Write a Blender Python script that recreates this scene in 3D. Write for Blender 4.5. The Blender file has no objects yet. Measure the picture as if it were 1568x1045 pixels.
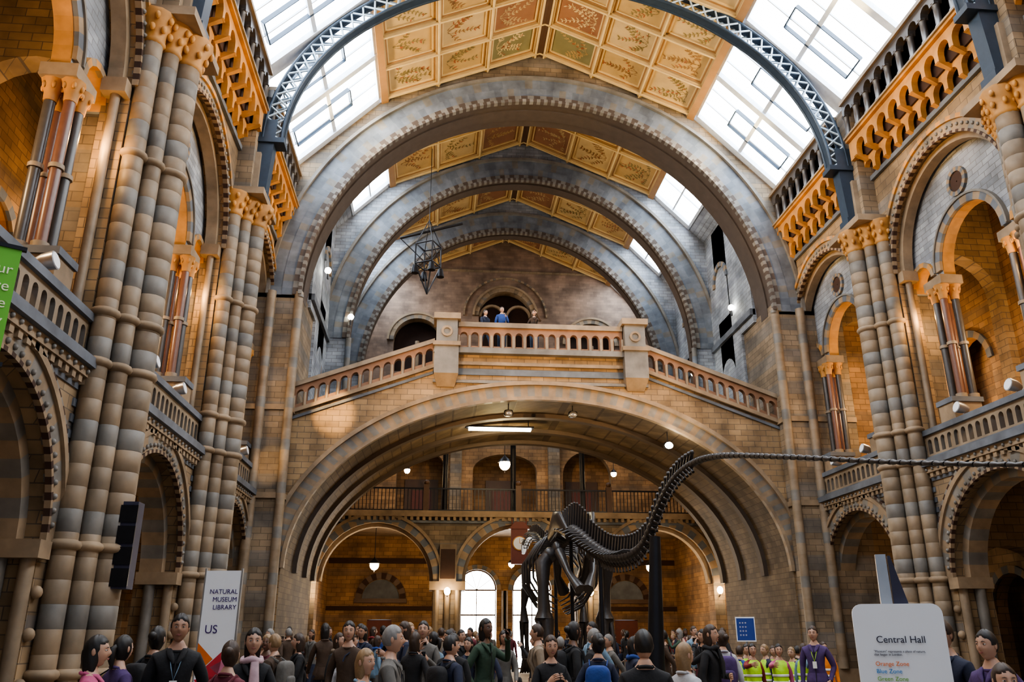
import bpy, math, random
from mathutils import Vector, Matrix
pi=math.pi
R=random.Random(11)
SC=bpy.context.scene.collection

# ------------------------------------------------------------------ mesh builder
class MB:
    def __init__(s): s.v=[];s.f=[];s.m=[];s.sm=[]
    def add(s,vs,fs,m=0,smooth=False):
        b=len(s.v); s.v.extend([tuple(p) for p in vs])
        for f in fs:
            s.f.append(tuple(b+i for i in f)); s.m.append(m); s.sm.append(smooth)
    def quad(s,a,b,c,d,m=0): s.add([a,b,c,d],[(0,1,2,3)],m)
    def hexa(s,p,m=0): s.add(p,[(0,1,2,3),(7,6,5,4),(0,4,5,1),(1,5,6,2),(2,6,7,3),(3,7,4,0)],m)
    def box(s,x0,x1,y0,y1,z0,z1,m=0):
        s.hexa([(x0,y0,z0),(x1,y0,z0),(x1,y1,z0),(x0,y1,z0),(x0,y0,z1),(x1,y0,z1),(x1,y1,z1),(x0,y1,z1)],m)
    def mbox(s,mp,u0,u1,z0,z1,w0,w1,m=0):
        s.hexa([mp(u0,z0,w0),mp(u1,z0,w0),mp(u1,z0,w1),mp(u0,z0,w1),mp(u0,z1,w0),mp(u1,z1,w0),mp(u1,z1,w1),mp(u0,z1,w1)],m)
    def tube(s,pts,rad,n=10,m=0,cap=True,smooth=True,up=None):
        pts=[Vector(p) for p in pts]; k=len(pts)
        if not isinstance(rad,(list,tuple)): rad=[rad]*k
        vs=[];pv=None
        for i,p in enumerate(pts):
            t=(pts[min(i+1,k-1)]-pts[max(i-1,0)])
            if t.length<1e-9: t=Vector((0,0,1))
            t.normalize()
            if pv is None:
                a=Vector(up) if up else (Vector((1,0,0)) if abs(t.x)<.8 else Vector((0,1,0)))
            else: a=pv
            a=(a-t*a.dot(t))
            if a.length<1e-6: a=Vector((0,1,0))-t*t.y
            a.normalize(); b=t.cross(a); pv=a
            r=rad[i]; rx,ry=(r if isinstance(r,(list,tuple)) else (r,r))
            for j in range(n):
                q=2*pi*j/n
                vs.append(p+a*(rx*math.cos(q))+b*(ry*math.sin(q)))
        fs=[]
        for i in range(k-1):
            for j in range(n):
                j2=(j+1)%n
                fs.append((i*n+j,i*n+j2,(i+1)*n+j2,(i+1)*n+j))
        s.add(vs,fs,m,smooth)
        if cap:
            s.add(vs[:n],[tuple(range(n))[::-1]],m); s.add(vs[-n:],[tuple(range(n))],m)
    def lathe(s,cx,cy,prof,n=14,m=0,smooth=True):
        vs=[];fs=[]
        for (r,z) in prof:
            for j in range(n):
                q=2*pi*j/n; vs.append((cx+r*math.cos(q),cy+r*math.sin(q),z))
        for i in range(len(prof)-1):
            for j in range(n):
                j2=(j+1)%n; fs.append((i*n+j,i*n+j2,(i+1)*n+j2,(i+1)*n+j))
        s.add(vs,fs,m,smooth)
    def ell(s,c,r,n=12,k=8,m=0,e=1.0,M=None):
        vs=[];fs=[]
        def pw(a): return math.copysign(abs(a)**e,a)
        for i in range(k+1):
            th=pi*i/k
            for j in range(n):
                q=2*pi*j/n
                p=Vector((r[0]*pw(math.sin(th))*pw(math.cos(q)),r[1]*pw(math.sin(th))*pw(math.sin(q)),r[2]*pw(math.cos(th))))
                if M: p=M@p
                vs.append(p+Vector(c))
        for i in range(k):
            for j in range(n):
                j2=(j+1)%n; fs.append((i*n+j,(i+1)*n+j,(i+1)*n+j2,i*n+j2))
        s.add(vs,fs,m,True)
    def mesh(s,name,mats):
        me=bpy.data.meshes.new(name); me.from_pydata(s.v,[],s.f)
        for mt in mats: me.materials.append(mt)
        me.polygons.foreach_set('material_index',s.m); me.polygons.foreach_set('use_smooth',s.sm)
        me.update(); return me
    def build(s,name,mats,parent=None):
        o=bpy.data.objects.new(name,s.mesh(name,mats)); SC.objects.link(o)
        if parent: o.parent=parent
        return o

def panel(mb,mp,u0,u1,zb,zt,ops,th,m=0,mi=None,n=16,brk=()):
    zf=zt if callable(zt) else (lambda u:zt)
    if mi is None: mi=m
    def col(ua,ub,za,zb_,zc,zd,mm=m):
        for w in (0,th): mb.quad(mp(ua,za,w),mp(ub,zb_,w),mp(ub,zd,w),mp(ua,zc,w),mm)
        mb.quad(mp(ua,zc,0),mp(ub,zd,0),mp(ub,zd,th),mp(ua,zc,th),mm)
    def solid(a,b):
        xs=[a]+sorted([x for x in brk if a<x<b])+[b]
        for i in range(len(xs)-1):
            col(xs[i],xs[i+1],zb,zb,zf(xs[i]),zf(xs[i+1]))
            mb.quad(mp(xs[i],zb,0),mp(xs[i+1],zb,0),mp(xs[i+1],zb,th),mp(xs[i],zb,th),m)
    cur=u0
    for (uc,hw,zs,rise,z0) in sorted(ops):
        if uc-hw>cur+1e-6: solid(cur,uc-hw)
        P=[(uc-hw*math.cos(pi*i/n),zs+rise*math.sin(pi*i/n)) for i in range(n+1)]
        for i in range(n):
            (a,za),(b,zb_)=P[i],P[i+1]
            col(a,b,za,zb_,zf(a),zf(b))
            mb.quad(mp(a,za,0),mp(b,zb_,0),mp(b,zb_,th),mp(a,za,th),mi)
        if z0>zb+1e-6: col(uc-hw,uc+hw,zb,zb,z0,z0)
        if zs>z0+1e-6:
            for u in (uc-hw,uc+hw): mb.quad(mp(u,z0,0),mp(u,z0,th),mp(u,zs,th),mp(u,zs,0),mi)
        cur=uc+hw
    if cur<u1-1e-6: solid(cur,u1)
    for u in (u0,u1): mb.quad(mp(u,zb,0),mp(u,zb,th),mp(u,zf(u),th),mp(u,zf(u),0),m)

def ring(mb,mp,uc,zs,hw,rise,wid,w0,w1,n,mats,gap=0.0,t0=0,t1=pi):
    for i in range(n):
        a=t0+(t1-t0)*(i+gap/2)/n; b=t0+(t1-t0)*(i+1-gap/2)/n
        P=[]
        for w in (w0,w1):
            for (t,o) in ((a,0),(b,0),(b,wid),(a,wid)):
                P.append(mp(uc+(hw+o)*math.cos(t),zs+(rise+o)*math.sin(t),w))
        mb.hexa(P,mats[i%len(mats)])
def studs(mb,mp,uc,zs,hw,rise,w,n,r,m,t0=.1,t1=pi-.1):
    for i in range(n):
        t=t0+(t1-t0)*i/(n-1); mb.ell(mp(uc+hw*math.cos(t),zs+rise*math.sin(t),w),(r,r,r),6,4,m)

def mapS(s): return lambda u,z,w:(s*(9.5+w),u,z)
def mapX(y0): return lambda u,z,w:(u,y0+w,z)

# ------------------------------------------------------------------ materials
def NM(name):
    m=bpy.data.materials.new(name); m.use_nodes=True
    nt=m.node_tree; b=nt.nodes['Principled BSDF']; return m,nt,b
def L(nt,a,b): nt.links.new(a,b)
def c4(c): return (c[0],c[1],c[2],1)
def plain(name,c,rough=.6,metal=0,noise=.18,scale=6.0,bump=0.0,grime=0):
    m,nt,b=NM(name); b.inputs['Roughness'].default_value=rough; b.inputs['Metallic'].default_value=metal
    tc=nt.nodes.new('ShaderNodeTexCoord'); no=nt.nodes.new('ShaderNodeTexNoise'); no.inputs['Scale'].default_value=scale; no.inputs['Detail'].default_value=4
    L(nt,tc.outputs['Object'],no.inputs['Vector'])
    mx=nt.nodes.new('ShaderNodeMix'); mx.data_type='RGBA'
    mx.inputs[6].default_value=c4([x*(1-noise*1.6) for x in c]); mx.inputs[7].default_value=c4([min(1,x*(1+noise)) for x in c])
    L(nt,no.outputs['Fac'],mx.inputs[0]); out=mx.outputs[2]
    if grime:
        n2=nt.nodes.new('ShaderNodeTexNoise'); n2.inputs['Scale'].default_value=1.3; n2.inputs['Detail'].default_value=8; L(nt,tc.outputs['Object'],n2.inputs['Vector'])
        mr=nt.nodes.new('ShaderNodeMapRange'); mr.inputs[1].default_value=.32; mr.inputs[2].default_value=.68; mr.inputs[3].default_value=1-grime; mr.inputs[4].default_value=1.15
        L(nt,n2.outputs['Fac'],mr.inputs[0]); vm=nt.nodes.new('ShaderNodeVectorMath'); vm.operation='SCALE'; L(nt,out,vm.inputs[0]); L(nt,mr.outputs[0],vm.inputs['Scale']); out=vm.outputs[0]
    L(nt,out,b.inputs['Base Color'])
    if bump:
        bp=nt.nodes.new('ShaderNodeBump'); bp.inputs['Strength'].default_value=bump; bp.inputs['Distance'].default_value=.02
        L(nt,no.outputs['Fac'],bp.inputs['Height']); L(nt,bp.outputs[0],b.inputs['Normal'])
    return m
def emis(name,c,st):
    m,nt,b=NM(name); b.inputs['Base Color'].default_value=c4(c); b.inputs['Emission Color'].default_value=c4(c); b.inputs['Emission Strength'].default_value=st
    return m
def stone(name,c1,c2,mort,bw=.62,rh=.3,band=None,per=1.8,frac=.34,rough=.75,bump=.35,ms=.010):
    m,nt,b=NM(name); b.inputs['Roughness'].default_value=rough
    tc=nt.nodes.new('ShaderNodeTexCoord'); sp=nt.nodes.new('ShaderNodeSeparateXYZ'); L(nt,tc.outputs['Object'],sp.inputs[0])
    ad=nt.nodes.new('ShaderNodeMath'); ad.operation='ADD'; L(nt,sp.outputs[0],ad.inputs[0]); L(nt,sp.outputs[1],ad.inputs[1])
    cb=nt.nodes.new('ShaderNodeCombineXYZ'); L(nt,ad.outputs[0],cb.inputs[0]); L(nt,sp.outputs[2],cb.inputs[1])
    br=nt.nodes.new('ShaderNodeTexBrick'); L(nt,cb.outputs[0],br.inputs['Vector'])
    br.inputs['Scale'].default_value=1; br.inputs['Brick Width'].default_value=bw; br.inputs['Row Height'].default_value=rh
    br.inputs['Mortar Size'].default_value=ms; br.inputs['Mortar Smooth'].default_value=.2
    br.inputs['Color1'].default_value=c4([x*1.10 for x in c1]); br.inputs['Color2'].default_value=c4([x*.88 for x in c2]); br.inputs['Mortar'].default_value=c4(mort)
    out=br.outputs['Color']
    if band:
        dv=nt.nodes.new('ShaderNodeMath'); dv.operation='DIVIDE'; L(nt,sp.outputs[2],dv.inputs[0]); dv.inputs[1].default_value=per
        fr=nt.nodes.new('ShaderNodeMath'); fr.operation='FRACT'; L(nt,dv.outputs[0],fr.inputs[0])
        lt=nt.nodes.new('ShaderNodeMath'); lt.operation='LESS_THAN'; L(nt,fr.outputs[0],lt.inputs[0]); lt.inputs[1].default_value=frac
        sc=nt.nodes.new('ShaderNodeMath'); sc.operation='MULTIPLY'; L(nt,lt.outputs[0],sc.inputs[0]); sc.inputs[1].default_value=.5
        mx=nt.nodes.new('ShaderNodeMix'); mx.data_type='RGBA'; L(nt,sc.outputs[0],mx.inputs[0]); L(nt,out,mx.inputs[6]); mx.inputs[7].default_value=c4(band)
        out=mx.outputs[2]
    no=nt.nodes.new('ShaderNodeTexNoise'); no.inputs['Scale'].default_value=1.1; no.inputs['Detail'].default_value=8; L(nt,tc.outputs['Object'],no.inputs['Vector'])
    mr=nt.nodes.new('ShaderNodeMapRange'); mr.inputs[1].default_value=.32; mr.inputs[2].default_value=.68; mr.inputs[3].default_value=.5; mr.inputs[4].default_value=1.18
    L(nt,no.outputs['Fac'],mr.inputs[0])
    vm=nt.nodes.new('ShaderNodeVectorMath'); vm.operation='SCALE'; L(nt,out,vm.inputs[0]); L(nt,mr.outputs[0],vm.inputs['Scale'])
    L(nt,vm.outputs[0],b.inputs['Base Color'])
    bp=nt.nodes.new('ShaderNodeBump'); bp.inputs['Strength'].default_value=bump; bp.inputs['Distance'].default_value=.02; bp.invert=True
    L(nt,br.outputs['Fac'],bp.inputs['Height']); L(nt,bp.outputs[0],b.inputs['Normal'])
    return m

BUFF=(.30,.21,.12); BUFFD=(.24,.165,.095); GREY=(.15,.16,.175); MORT=(.13,.095,.065)
M_wall=stone('terracotta_banded',BUFF,BUFFD,MORT,bw=.5,rh=.24,band=GREY,per=1.5,frac=.25)
M_buff=stone('terracotta_buff',(.33,.218,.112),(.27,.175,.09),MORT,bw=.45,rh=.2)
M_pier=stone('terracotta_pier',(.27,.20,.13),(.22,.16,.10),(.12,.09,.06),bw=.45,rh=.2,band=(.15,.148,.145),per=1.2,frac=.4)
M_lgt=stone('grey_brick',(.34,.365,.405),(.27,.30,.34),(.18,.18,.19),bw=.42,rh=.16,band=(.2,.215,.26),per=1.9,frac=.14)
M_warm=stone('orange_brick',(.36,.205,.09),(.29,.16,.07),(.15,.085,.04),bw=.45,rh=.2,band=(.17,.12,.08),per=2.2,frac=.15)
M_vault=stone('vault_brick',(.15,.105,.062),(.115,.08,.048),(.07,.045,.028),bw=.4,rh=.18)
M_endw=stone('end_wall_brick',(.25,.168,.12),(.22,.147,.105),(.17,.115,.085),bw=.4,rh=.16,ms=.005,bump=.1)
M_sb=plain('shaft_buff',(.285,.215,.145),.55,scale=5,bump=.25,grime=.4)
M_sb2=plain('shaft_tan',(.262,.19,.122),.55,scale=5,bump=.25,grime=.4)
M_sg=plain('shaft_grey',(.20,.185,.165),.55,scale=5,bump=.25,grime=.4)
M_red=plain('red_marble',(.15,.07,.048),.35,scale=9)
M_dk=plain('dark_marble',(.065,.058,.055),.35,scale=9)
M_gold=plain('gold_terracotta',(.52,.25,.065),.6,scale=5,bump=.3,grime=.35)
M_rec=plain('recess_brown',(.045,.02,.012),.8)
M_vb=plain('voussoir_buff',(.30,.215,.135),.7,scale=5,bump=.2,grime=.4)
M_vg=plain('voussoir_bluegrey',(.135,.15,.175),.7,scale=5,bump=.2,grime=.4)
M_vd=plain('voussoir_dark',(.08,.058,.045),.7,scale=3)
M_blue=plain('blue_painted_iron',(.035,.055,.085),.4,.3)
M_lat=plain('pale_blue_iron',(.42,.52,.62),.45,.1)
M_iron=plain('black_iron',(.025,.025,.03),.4,.6)
M_frame=plain('skylight_frame',(.62,.67,.74),.5)
M_glass=emis('frosted_skylight_glass',(.82,.91,1.0),13.0)
M_door=emis('daylit_door_glass',(1,.98,.94),14.0)
M_wood=plain('dark_wood',(.09,.045,.022),.5)
M_rwood=plain('red_wood',(.14,.03,.018),.5)
M_bone=plain('fossil_bone',(.028,.024,.024),.4,scale=12,bump=.3)
M_lampw=emis('lamp_glow_warm',(1,.72,.38),32)
M_lampc=emis('lamp_glow_cool',(1,.97,.80),28)
M_white=plain('white_panel',(.8,.82,.86),.4,noise=.02)
M_metal=plain('brushed_metal',(.45,.46,.48),.35,.8)
M_ink=plain('ink_black',(.03,.03,.06),.6)

# ------------------------------------------------------------------ camera / world
cam=bpy.data.cameras.new('camera'); co=bpy.data.objects.new('camera',cam); SC.objects.link(co)
co.location=(-3.5,0,1.6); co.rotation_euler=(math.radians(90+19.6),0,math.radians(-5.1)); cam.lens=29.04; cam.sensor_width=36; cam.clip_end=300
bpy.context.scene.camera=co
w=bpy.data.worlds.new('World'); bpy.context.scene.world=w; w.use_nodes=True
w.node_tree.nodes['Background'].inputs[0].default_value=(.72,.82,1,1); w.node_tree.nodes['Background'].inputs[1].default_value=.45
try:
    vs_=bpy.context.scene.view_settings; vs_.view_transform='AgX'; vs_.look='AgX - Medium High Contrast'; vs_.exposure=.25
except Exception as e: print(e)

def lamp(name,kind,loc,e,col=(1,.72,.4),target=None,size=.1,spot=60,blend=.5):
    d=bpy.data.lights.new(name,kind); d.energy=e; d.color=col
    if kind in('POINT','SPOT'): d.shadow_soft_size=size
    if kind=='SPOT': d.spot_size=math.radians(spot); d.spot_blend=blend
    o=bpy.data.objects.new(name,d); SC.objects.link(o); o.location=loc
    if target: o.rotation_euler=(Vector(target)-Vector(loc)).to_track_quat('-Z','Y').to_euler()
    return o

# ------------------------------------------------------------------ floor
m,nt,b=NM('mosaic_floor'); b.inputs['Roughness'].default_value=.3
tc=nt.nodes.new('ShaderNodeTexCoord'); ck=nt.nodes.new('ShaderNodeTexChecker'); ck.inputs['Scale'].default_value=1.0
ck.inputs[1].default_value=(.26,.21,.16,1); ck.inputs[2].default_value=(.17,.135,.10,1); L(nt,tc.outputs['Object'],ck.inputs[0]); L(nt,ck.outputs[0],b.inputs['Base Color'])
f=MB(); f.box(-14.4,14.4,-6,46.5,-.2,0); f.build('floor',[m])

# ------------------------------------------------------------------ side walls
PY=[.6,7.6,14.6,21.6]; BC=[4.1,11.1,18.1,25.0]
WM=[M_wall,M_buff,M_vb,M_vg,M_gold,M_rec,M_dk,M_red,M_sb,M_sg,M_lgt,M_warm]
Y0,Y1=-4.0,27.4
for s,nm in((-1,'left'),(1,'right')):
    mp=mapS(s); mb=MB()
    panel(mb,mp,Y0,Y1,0,5.9,[(c,2.35,2.95,2.35,0) for c in BC],.9,0,1,n=24)
    for c in BC:
        ring(mb,mp,c,2.95,2.35,2.35,.34,-.07,.05,26,[2,9])
        ring(mb,mp,c,2.95,2.69,2.69,.12,-.13,.02,40,[2])
        ring(mb,mp,c,2.95,2.83,2.83,.07,-.10,.02,56,[9,5])
        ring(mb,mp,c,2.95,2.10,2.10,.25,.25,.75,22,[2,9])
        studs(mb,mp,c,2.95,2.45,2.45,-.08,34,.05,9)
        ring(mb,mp,c,2.95,2.29,2.29,.07,-.1,.0,60,[2,5])
        for q in(-1,1):
            mb.tube([mp(c+q*2.28,.0,.1),mp(c+q*2.28,2.7,.1)],.11,10,8)
            mb.tube([mp(c+q*2.22,.0,.5),mp(c+q*2.22,2.7,.5)],.13,10,9)
            mb.mbox(mp,c+q*2.28-.2,c+q*2.28+.2,2.68,2.95,-.12,.8,2)
            mb.mbox(mp,c+q*2.28-.2,c+q*2.28+.2,0,.5,-.12,.8,2)
            for zz in(.9,1.6,2.2): mb.ell(mp(c+q*2.42,zz,-.04),(.1,.1,.1),8,6,2)
        mb.mbox(mp,c-2.6,c+2.6,5.42,5.56,-.03,.02,3)
        for q in(-1,1):
            for k in range(4):
                mb.mbox(mp,c+q*2.62-.09,c+q*2.62+.09,4.35+k*.26,4.48+k*.26,-.03,.02,3)
    mb.mbox(mp,Y0,Y1,5.62,5.78,-.16,.1,2); mb.mbox(mp,Y0,Y1,5.78,5.95,-.26,.1,3)
    y=Y0
    while y<Y1-.2:
        mb.mbox(mp,y,y+.13,5.5,5.62,-.13,0,2); mb.ell(mp(y+.19,5.70,-.17),(.045,.045,.045),6,4,9); y+=.26
    for c in BC:
        ops=[(c-2.35+i*.294+.1,.09,6.42,.09,6.12) for i in range(17)]
        panel(mb,mp,c-2.6,c+2.6,5.95,6.62,ops,.16,8,9,n=6)
        mb.mbox(mp,c-2.65,c+2.65,6.62,6.76,-.08,.26,3)
        mb.mbox(mp,c-2.65,c+2.65,5.95,6.05,-.05,.24,3)
        for q in(-1,1): mb.mbox(mp,c+q*1.6-.32,c+q*1.6+.32,5.95,7.25,.08,.85,2); mb.mbox(mp,c+q*1.6-.36,c+q*1.6+.36,7.25,7.38,.04,.9,3)
    panel(mb,mp,Y0,Y1,5.95,14.8,[(c,2.62,11.4,2.62,5.95) for c in BC],.5,0,1,n=28)
    for c in BC:
        ring(mb,mp,c,11.4,2.62,2.62,.3,-.08,.05,36,[2,9,2,8])
        ring(mb,mp,c,11.4,2.92,2.92,.12,-.14,.02,44,[4,2])
        ring(mb,mp,c,11.4,2.42,2.42,.2,.12,.4,30,[8])
        studs(mb,mp,c,11.4,2.77,2.77,-.09,38,.05,9); ring(mb,mp,c,11.4,2.56,2.56,.07,-.12,.0,64,[2,5])
        for q in(-1,1):
            mb.tube([mp(c+q*2.5,6.7,.22),mp(c+q*2.5,11.1,.22)],.09,10,8)
            mb.mbox(mp,c+q*2.5-.16,c+q*2.5+.16,11.1,11.4,.0,.45,2)
        ops=[(c,1.28,10.95,1.28,10.8),(c-2.18,.44,10.95,.44,10.8),(c+2.18,.44,10.95,.44,10.8)]
        panel(mb,lambda u,z,w,mp=mp:mp(u,z,w+.5),c-2.7,c+2.7,10.8,14.8,ops,.34,10,4,n=16)
        ring(mb,mp,c,10.95,1.28,1.28,.2,.42,.52,16,[2,3]); ring(mb,mp,c,10.95,1.48,1.48,.06,.38,.52,30,[9])
        for q in(-1,1): ring(mb,mp,c+q*2.18,10.95,.44,.44,.14,.42,.52,8,[4,2])
        ring(mb,mp,c,12.95,.28,.28,.12,.42,.52,20,[3,2],t0=0,t1=2*pi); ring(mb,mp,c,12.95,.02,.02,.26,.46,.52,14,[5],t0=0,t1=2*pi)
        for q in(-1,1):
            for (du,dw,mt) in((-.17,.45,7),(.17,.45,6),(-.17,.78,6),(.17,.78,7)):
                u=c+q*1.6+du
                mb.tube([mp(u,7.38,dw),mp(u,10.2,dw)],.095,10,mt)
                mb.tube([mp(u,7.38,dw),mp(u,7.5,dw)],.14,10,8); mb.tube([mp(u,8.85,dw),mp(u,8.93,dw)],.125,10,8)
                mb.tube([mp(u,10.15,dw),mp(u,10.3,dw),mp(u,10.55,dw)],[.11,.12,.2],10,4)
                for k in range(6):
                    a=2*pi*k/6; x_,y_,z_=mp(u,10.42,dw); mb.ell((x_+.16*math.cos(a),y_+.16*math.sin(a),z_),(.04,.04,.07),6,4,4)
            mb.mbox(mp,c+q*1.6-.4,c+q*1.6+.4,10.55,10.8,.32,.95,2)
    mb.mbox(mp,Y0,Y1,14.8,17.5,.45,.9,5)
    mb.mbox(mp,Y0,Y1,14.7,14.85,-.1,.5,3)
    for c in BC:
        a0,a1=c-3.1,c+3.1
        if c==25.0: a1=27.4
        n=int((a1-a0)/.6); st=(a1-a0)/n
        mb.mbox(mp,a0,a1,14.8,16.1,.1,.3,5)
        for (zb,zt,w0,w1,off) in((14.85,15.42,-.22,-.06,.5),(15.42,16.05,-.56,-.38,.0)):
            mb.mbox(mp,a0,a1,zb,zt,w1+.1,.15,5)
            ops=[]
            for i in range(n+ (1 if off==0 else 0)):
                u=a0+st*(i+off)
                if u-.23<a0 or u+.23>a1: continue
                ops.append((u,.23,zb+.22,.23,zb))
            panel(mb,lambda u,z,w,mp=mp,w0=w0:mp(u,z,w+w0),a0,a1,zb,zt,ops,w1-w0,4,4,n=8)
            for i in range(n+1):
                u=a0+st*(i+off-.5)
                if u<a0-.01 or u>a1: continue
                mb.hexa([mp(u-.05,zb-.16,w1+.15),mp(u+.05,zb-.16,w1+.15),mp(u+.05,zb-.16,w1+.2),mp(u-.05,zb-.16,w1+.2),mp(u-.08,zb+.02,w0-.03),mp(u+.08,zb+.02,w0-.03),mp(u+.08,zb+.02,w1+.2),mp(u-.08,zb+.02,w1+.2)],4)
        mb.mbox(mp,a0,a1,16.05,16.22,-.66,.1,4)
        mb.mbox(mp,a0,a1,16.14,16.2,-.72,-.5,2)
        for i in range(n+1):
            u=a0+st*i
            mb.tube([mp(u,16.22,-.5),mp(u,16.35,-.5),mp(u,16.4,-.5),mp(u,16.95,-.5),mp(u,17.05,-.5)],[.13,.13,.09,.09,.14],8,6)
        ops=[(a0+st*(i+.5),.2,17.05,.2,17.0) for i in range(n)]
        panel(mb,lambda u,z,w,mp=mp:mp(u,z,w-.62),a0,a1,17.0,17.4,ops,.22,6,6,n=6)
        mb.mbox(mp,a0,a1,17.4,17.52,-.7,.3,8)
    mb.build('wall_'+nm,WM)
    mb=MB()
    mb.mbox(mp,Y0,27.4,5.6,5.93,.1,4.3,1)
    mb.mbox(mp,Y0,27.4,14.6,14.8,.5,4.3,1)
    mp2=lambda u,z,w,s=s:(s*(13.2+w),u,z)
    panel(mb,mp2,Y0,27.4,0,5.6,[(c+q*1.45,1.0,2.3,1.0,0) for c in BC for q in(-1,1)],.4,0,1,n=12)
    panel(mb,mp2,Y0,27.4,5.93,14.6,[(c+q*1.45,.95,9.6,.95,6.9) for c in BC for q in(-1,1)],.4,11,4,n=12)
    mb.mbox(mp2,Y0,28.0,0,14.8,.9,1.0,11)
    mb.box(*sorted((s*10.3,s*14.2)),27.45,27.9,0,14.8,11)
    for c in BC:
        for q in(-1,1):
            ring(mb,mp2,c+q*1.45,9.6,.95,.95,.22,-.08,.05,12,[2,3]); ring(mb,mp2,c+q*1.45,2.3,1.0,1.0,.22,-.08,.05,12,[2,3])
    for y in PY+[27.3]:
        for (z0,z1) in((0,5.6),(5.93,14.6)):
            pm=lambda u,z,w,y=y,s=s:(s*u,y-.25+w,z)
            panel(mb,pm,9.9,13.3,z0,z1,[(11.7,1.25,z0+2.6 if z0==0 else 11.2,1.25,z0)],.5,1,1,n=12)
    mb.build('aisle_'+nm,WM)
    for y in PY:
        mb=MB(); X=lambda d:s*(9.2+d)
        def shaft(dx,dy,r,z0,z1,big=False):
            z=z0;i=0
            while z<z1-.01:
                h=min(.36,z1-z)
                mt=1 if i%4==3 else R.choice((0,5,0,5))
                mb.tube([(X(dx),y+dy,z),(X(dx),y+dy,z+.008),(X(dx),y+dy,z+h-.008),(X(dx),y+dy,z+h)],[r*.975,r,r,r*.975],14,mt,cap=False)
                z+=h;i+=1
            for zz in(.95,2.85,5.85,6.75,9.9):
                mb.lathe(X(dx),y+dy,[(r,zz),(r+.05,zz+.03),(r+.07,zz+.08),(r+.05,zz+.13),(r,zz+.16)],14,2)
            mb.lathe(X(dx),y+dy,[(r+.16,0),(r+.16,.35),(r+.1,.42),(r+.12,.55),(r+.03,.62),(r,.7)],14,2)
            mb.lathe(X(dx),y+dy,[(r,12.45),(r+.05,12.5),(r+.02,12.56),(r+.06,12.75),(r+.2,13.05),(r+.2,13.12)],12,4)
            for k in range(8):
                q=2*pi*k/8
                for (zz,rr) in((12.72,.09),(12.95,.17)):
                    mb.ell((X(dx)+(r+rr)*math.cos(q+zz),y+dy+(r+rr)*math.sin(q+zz),zz),(.06,.06,.09),6,4,4)
        for (dx,dy,r) in((-.32,0,.26),(-.12,.42,.17),(-.12,-.42,.17),(.12,.74,.19),(.12,-.74,.19)): shaft(dx,dy,r,.6,12.5)
        x0,x1=sorted((X(.0),X(1.3))); mb.box(x0,x1,y-.72,y+.72,0,13.1,3)
        x0,x1=sorted((X(-.65),X(.4))); mb.box(x0,x1,y-.95,y+.95,13.1,13.3,2); mb.box(x0,x1,y-1.0,y+1.0,0,.25,2)
        x0,x1=sorted((X(-.15),X(.4))); mb.box(x0,x1,y-.5,y+.5,13.3,17.5,3)
        x0,x1=sorted((X(-.3),X(.4))); mb.box(x0,x1,y-.32,y+.32,13.3,14.8,0)
        mb.build('clustered_pier',[M_sb,M_sg,M_vb,M_pier,M_gold,M_sb2])
        mb=MB()
        def E(t,o): return (( 8.95-o)*math.cos(t),y,15.3+(7.2-o)*math.sin(t))
        if s==1:
            N=56; outer=[E(pi*i/N,0) for i in range(N+1)]; inner=[E(pi*i/N,.55) for i in range(N+1)]
            for k in(-.16,.16):
                for pth,mt in((outer,0),(inner,0)):
                    for i in range(N):
                        a,b=pth[i],pth[i+1]
                        mb.tube([(a[0],y+k,a[2]),(b[0],y+k,b[2])],.055,6,mt)
                for i in range(N):
                    a,b=(outer[i],inner[i+1]) if i%2 else (inner[i],outer[i+1])
                    mb.tube([(a[0],y+k,a[2]),(b[0],y+k,b[2])],.032,5,1)
                    a,b=(inner[i],outer[i+1]) if i%2 else (outer[i],inner[i+1])
                    mb.tube([(a[0],y+k,a[2]),(b[0],y+k,b[2])],.032,5,1)
            for i in range(N):
                for pth,o in((outer,.0),(inner,0)):
                    a,b=pth[i],pth[i+1]
                    mb.hexa([(a[0],y-.2,a[2]-.03),(b[0],y-.2,b[2]-.03),(b[0],y+.2,b[2]-.03),(a[0],y+.2,a[2]-.03),(a[0],y-.2,a[2]+.03),(b[0],y-.2,b[2]+.03),(b[0],y+.2,b[2]+.03),(a[0],y+.2,a[2]+.03)],0)
            for q in(-1,1):
                mb.hexa([(q*8.7,y-.2,13.35),(q*9.08,y-.2,13.35),(q*9.08,y+.2,13.35),(q*8.7,y+.2,13.35),(q*8.55,y-.2,16.0),(q*9.08,y-.2,16.0),(q*9.08,y+.2,16.0),(q*8.55,y+.2,16.0)],0)
                mb.box(*sorted((q*8.3,q*9.1)),y-.26,y+.26,15.2,15.36,0)
                mb.box(*sorted((q*8.62,q*9.1)),y-.26,y+.26,13.3,13.55,0)
            mb.build('iron_roof_arch',[M_blue,M_lat])

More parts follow.
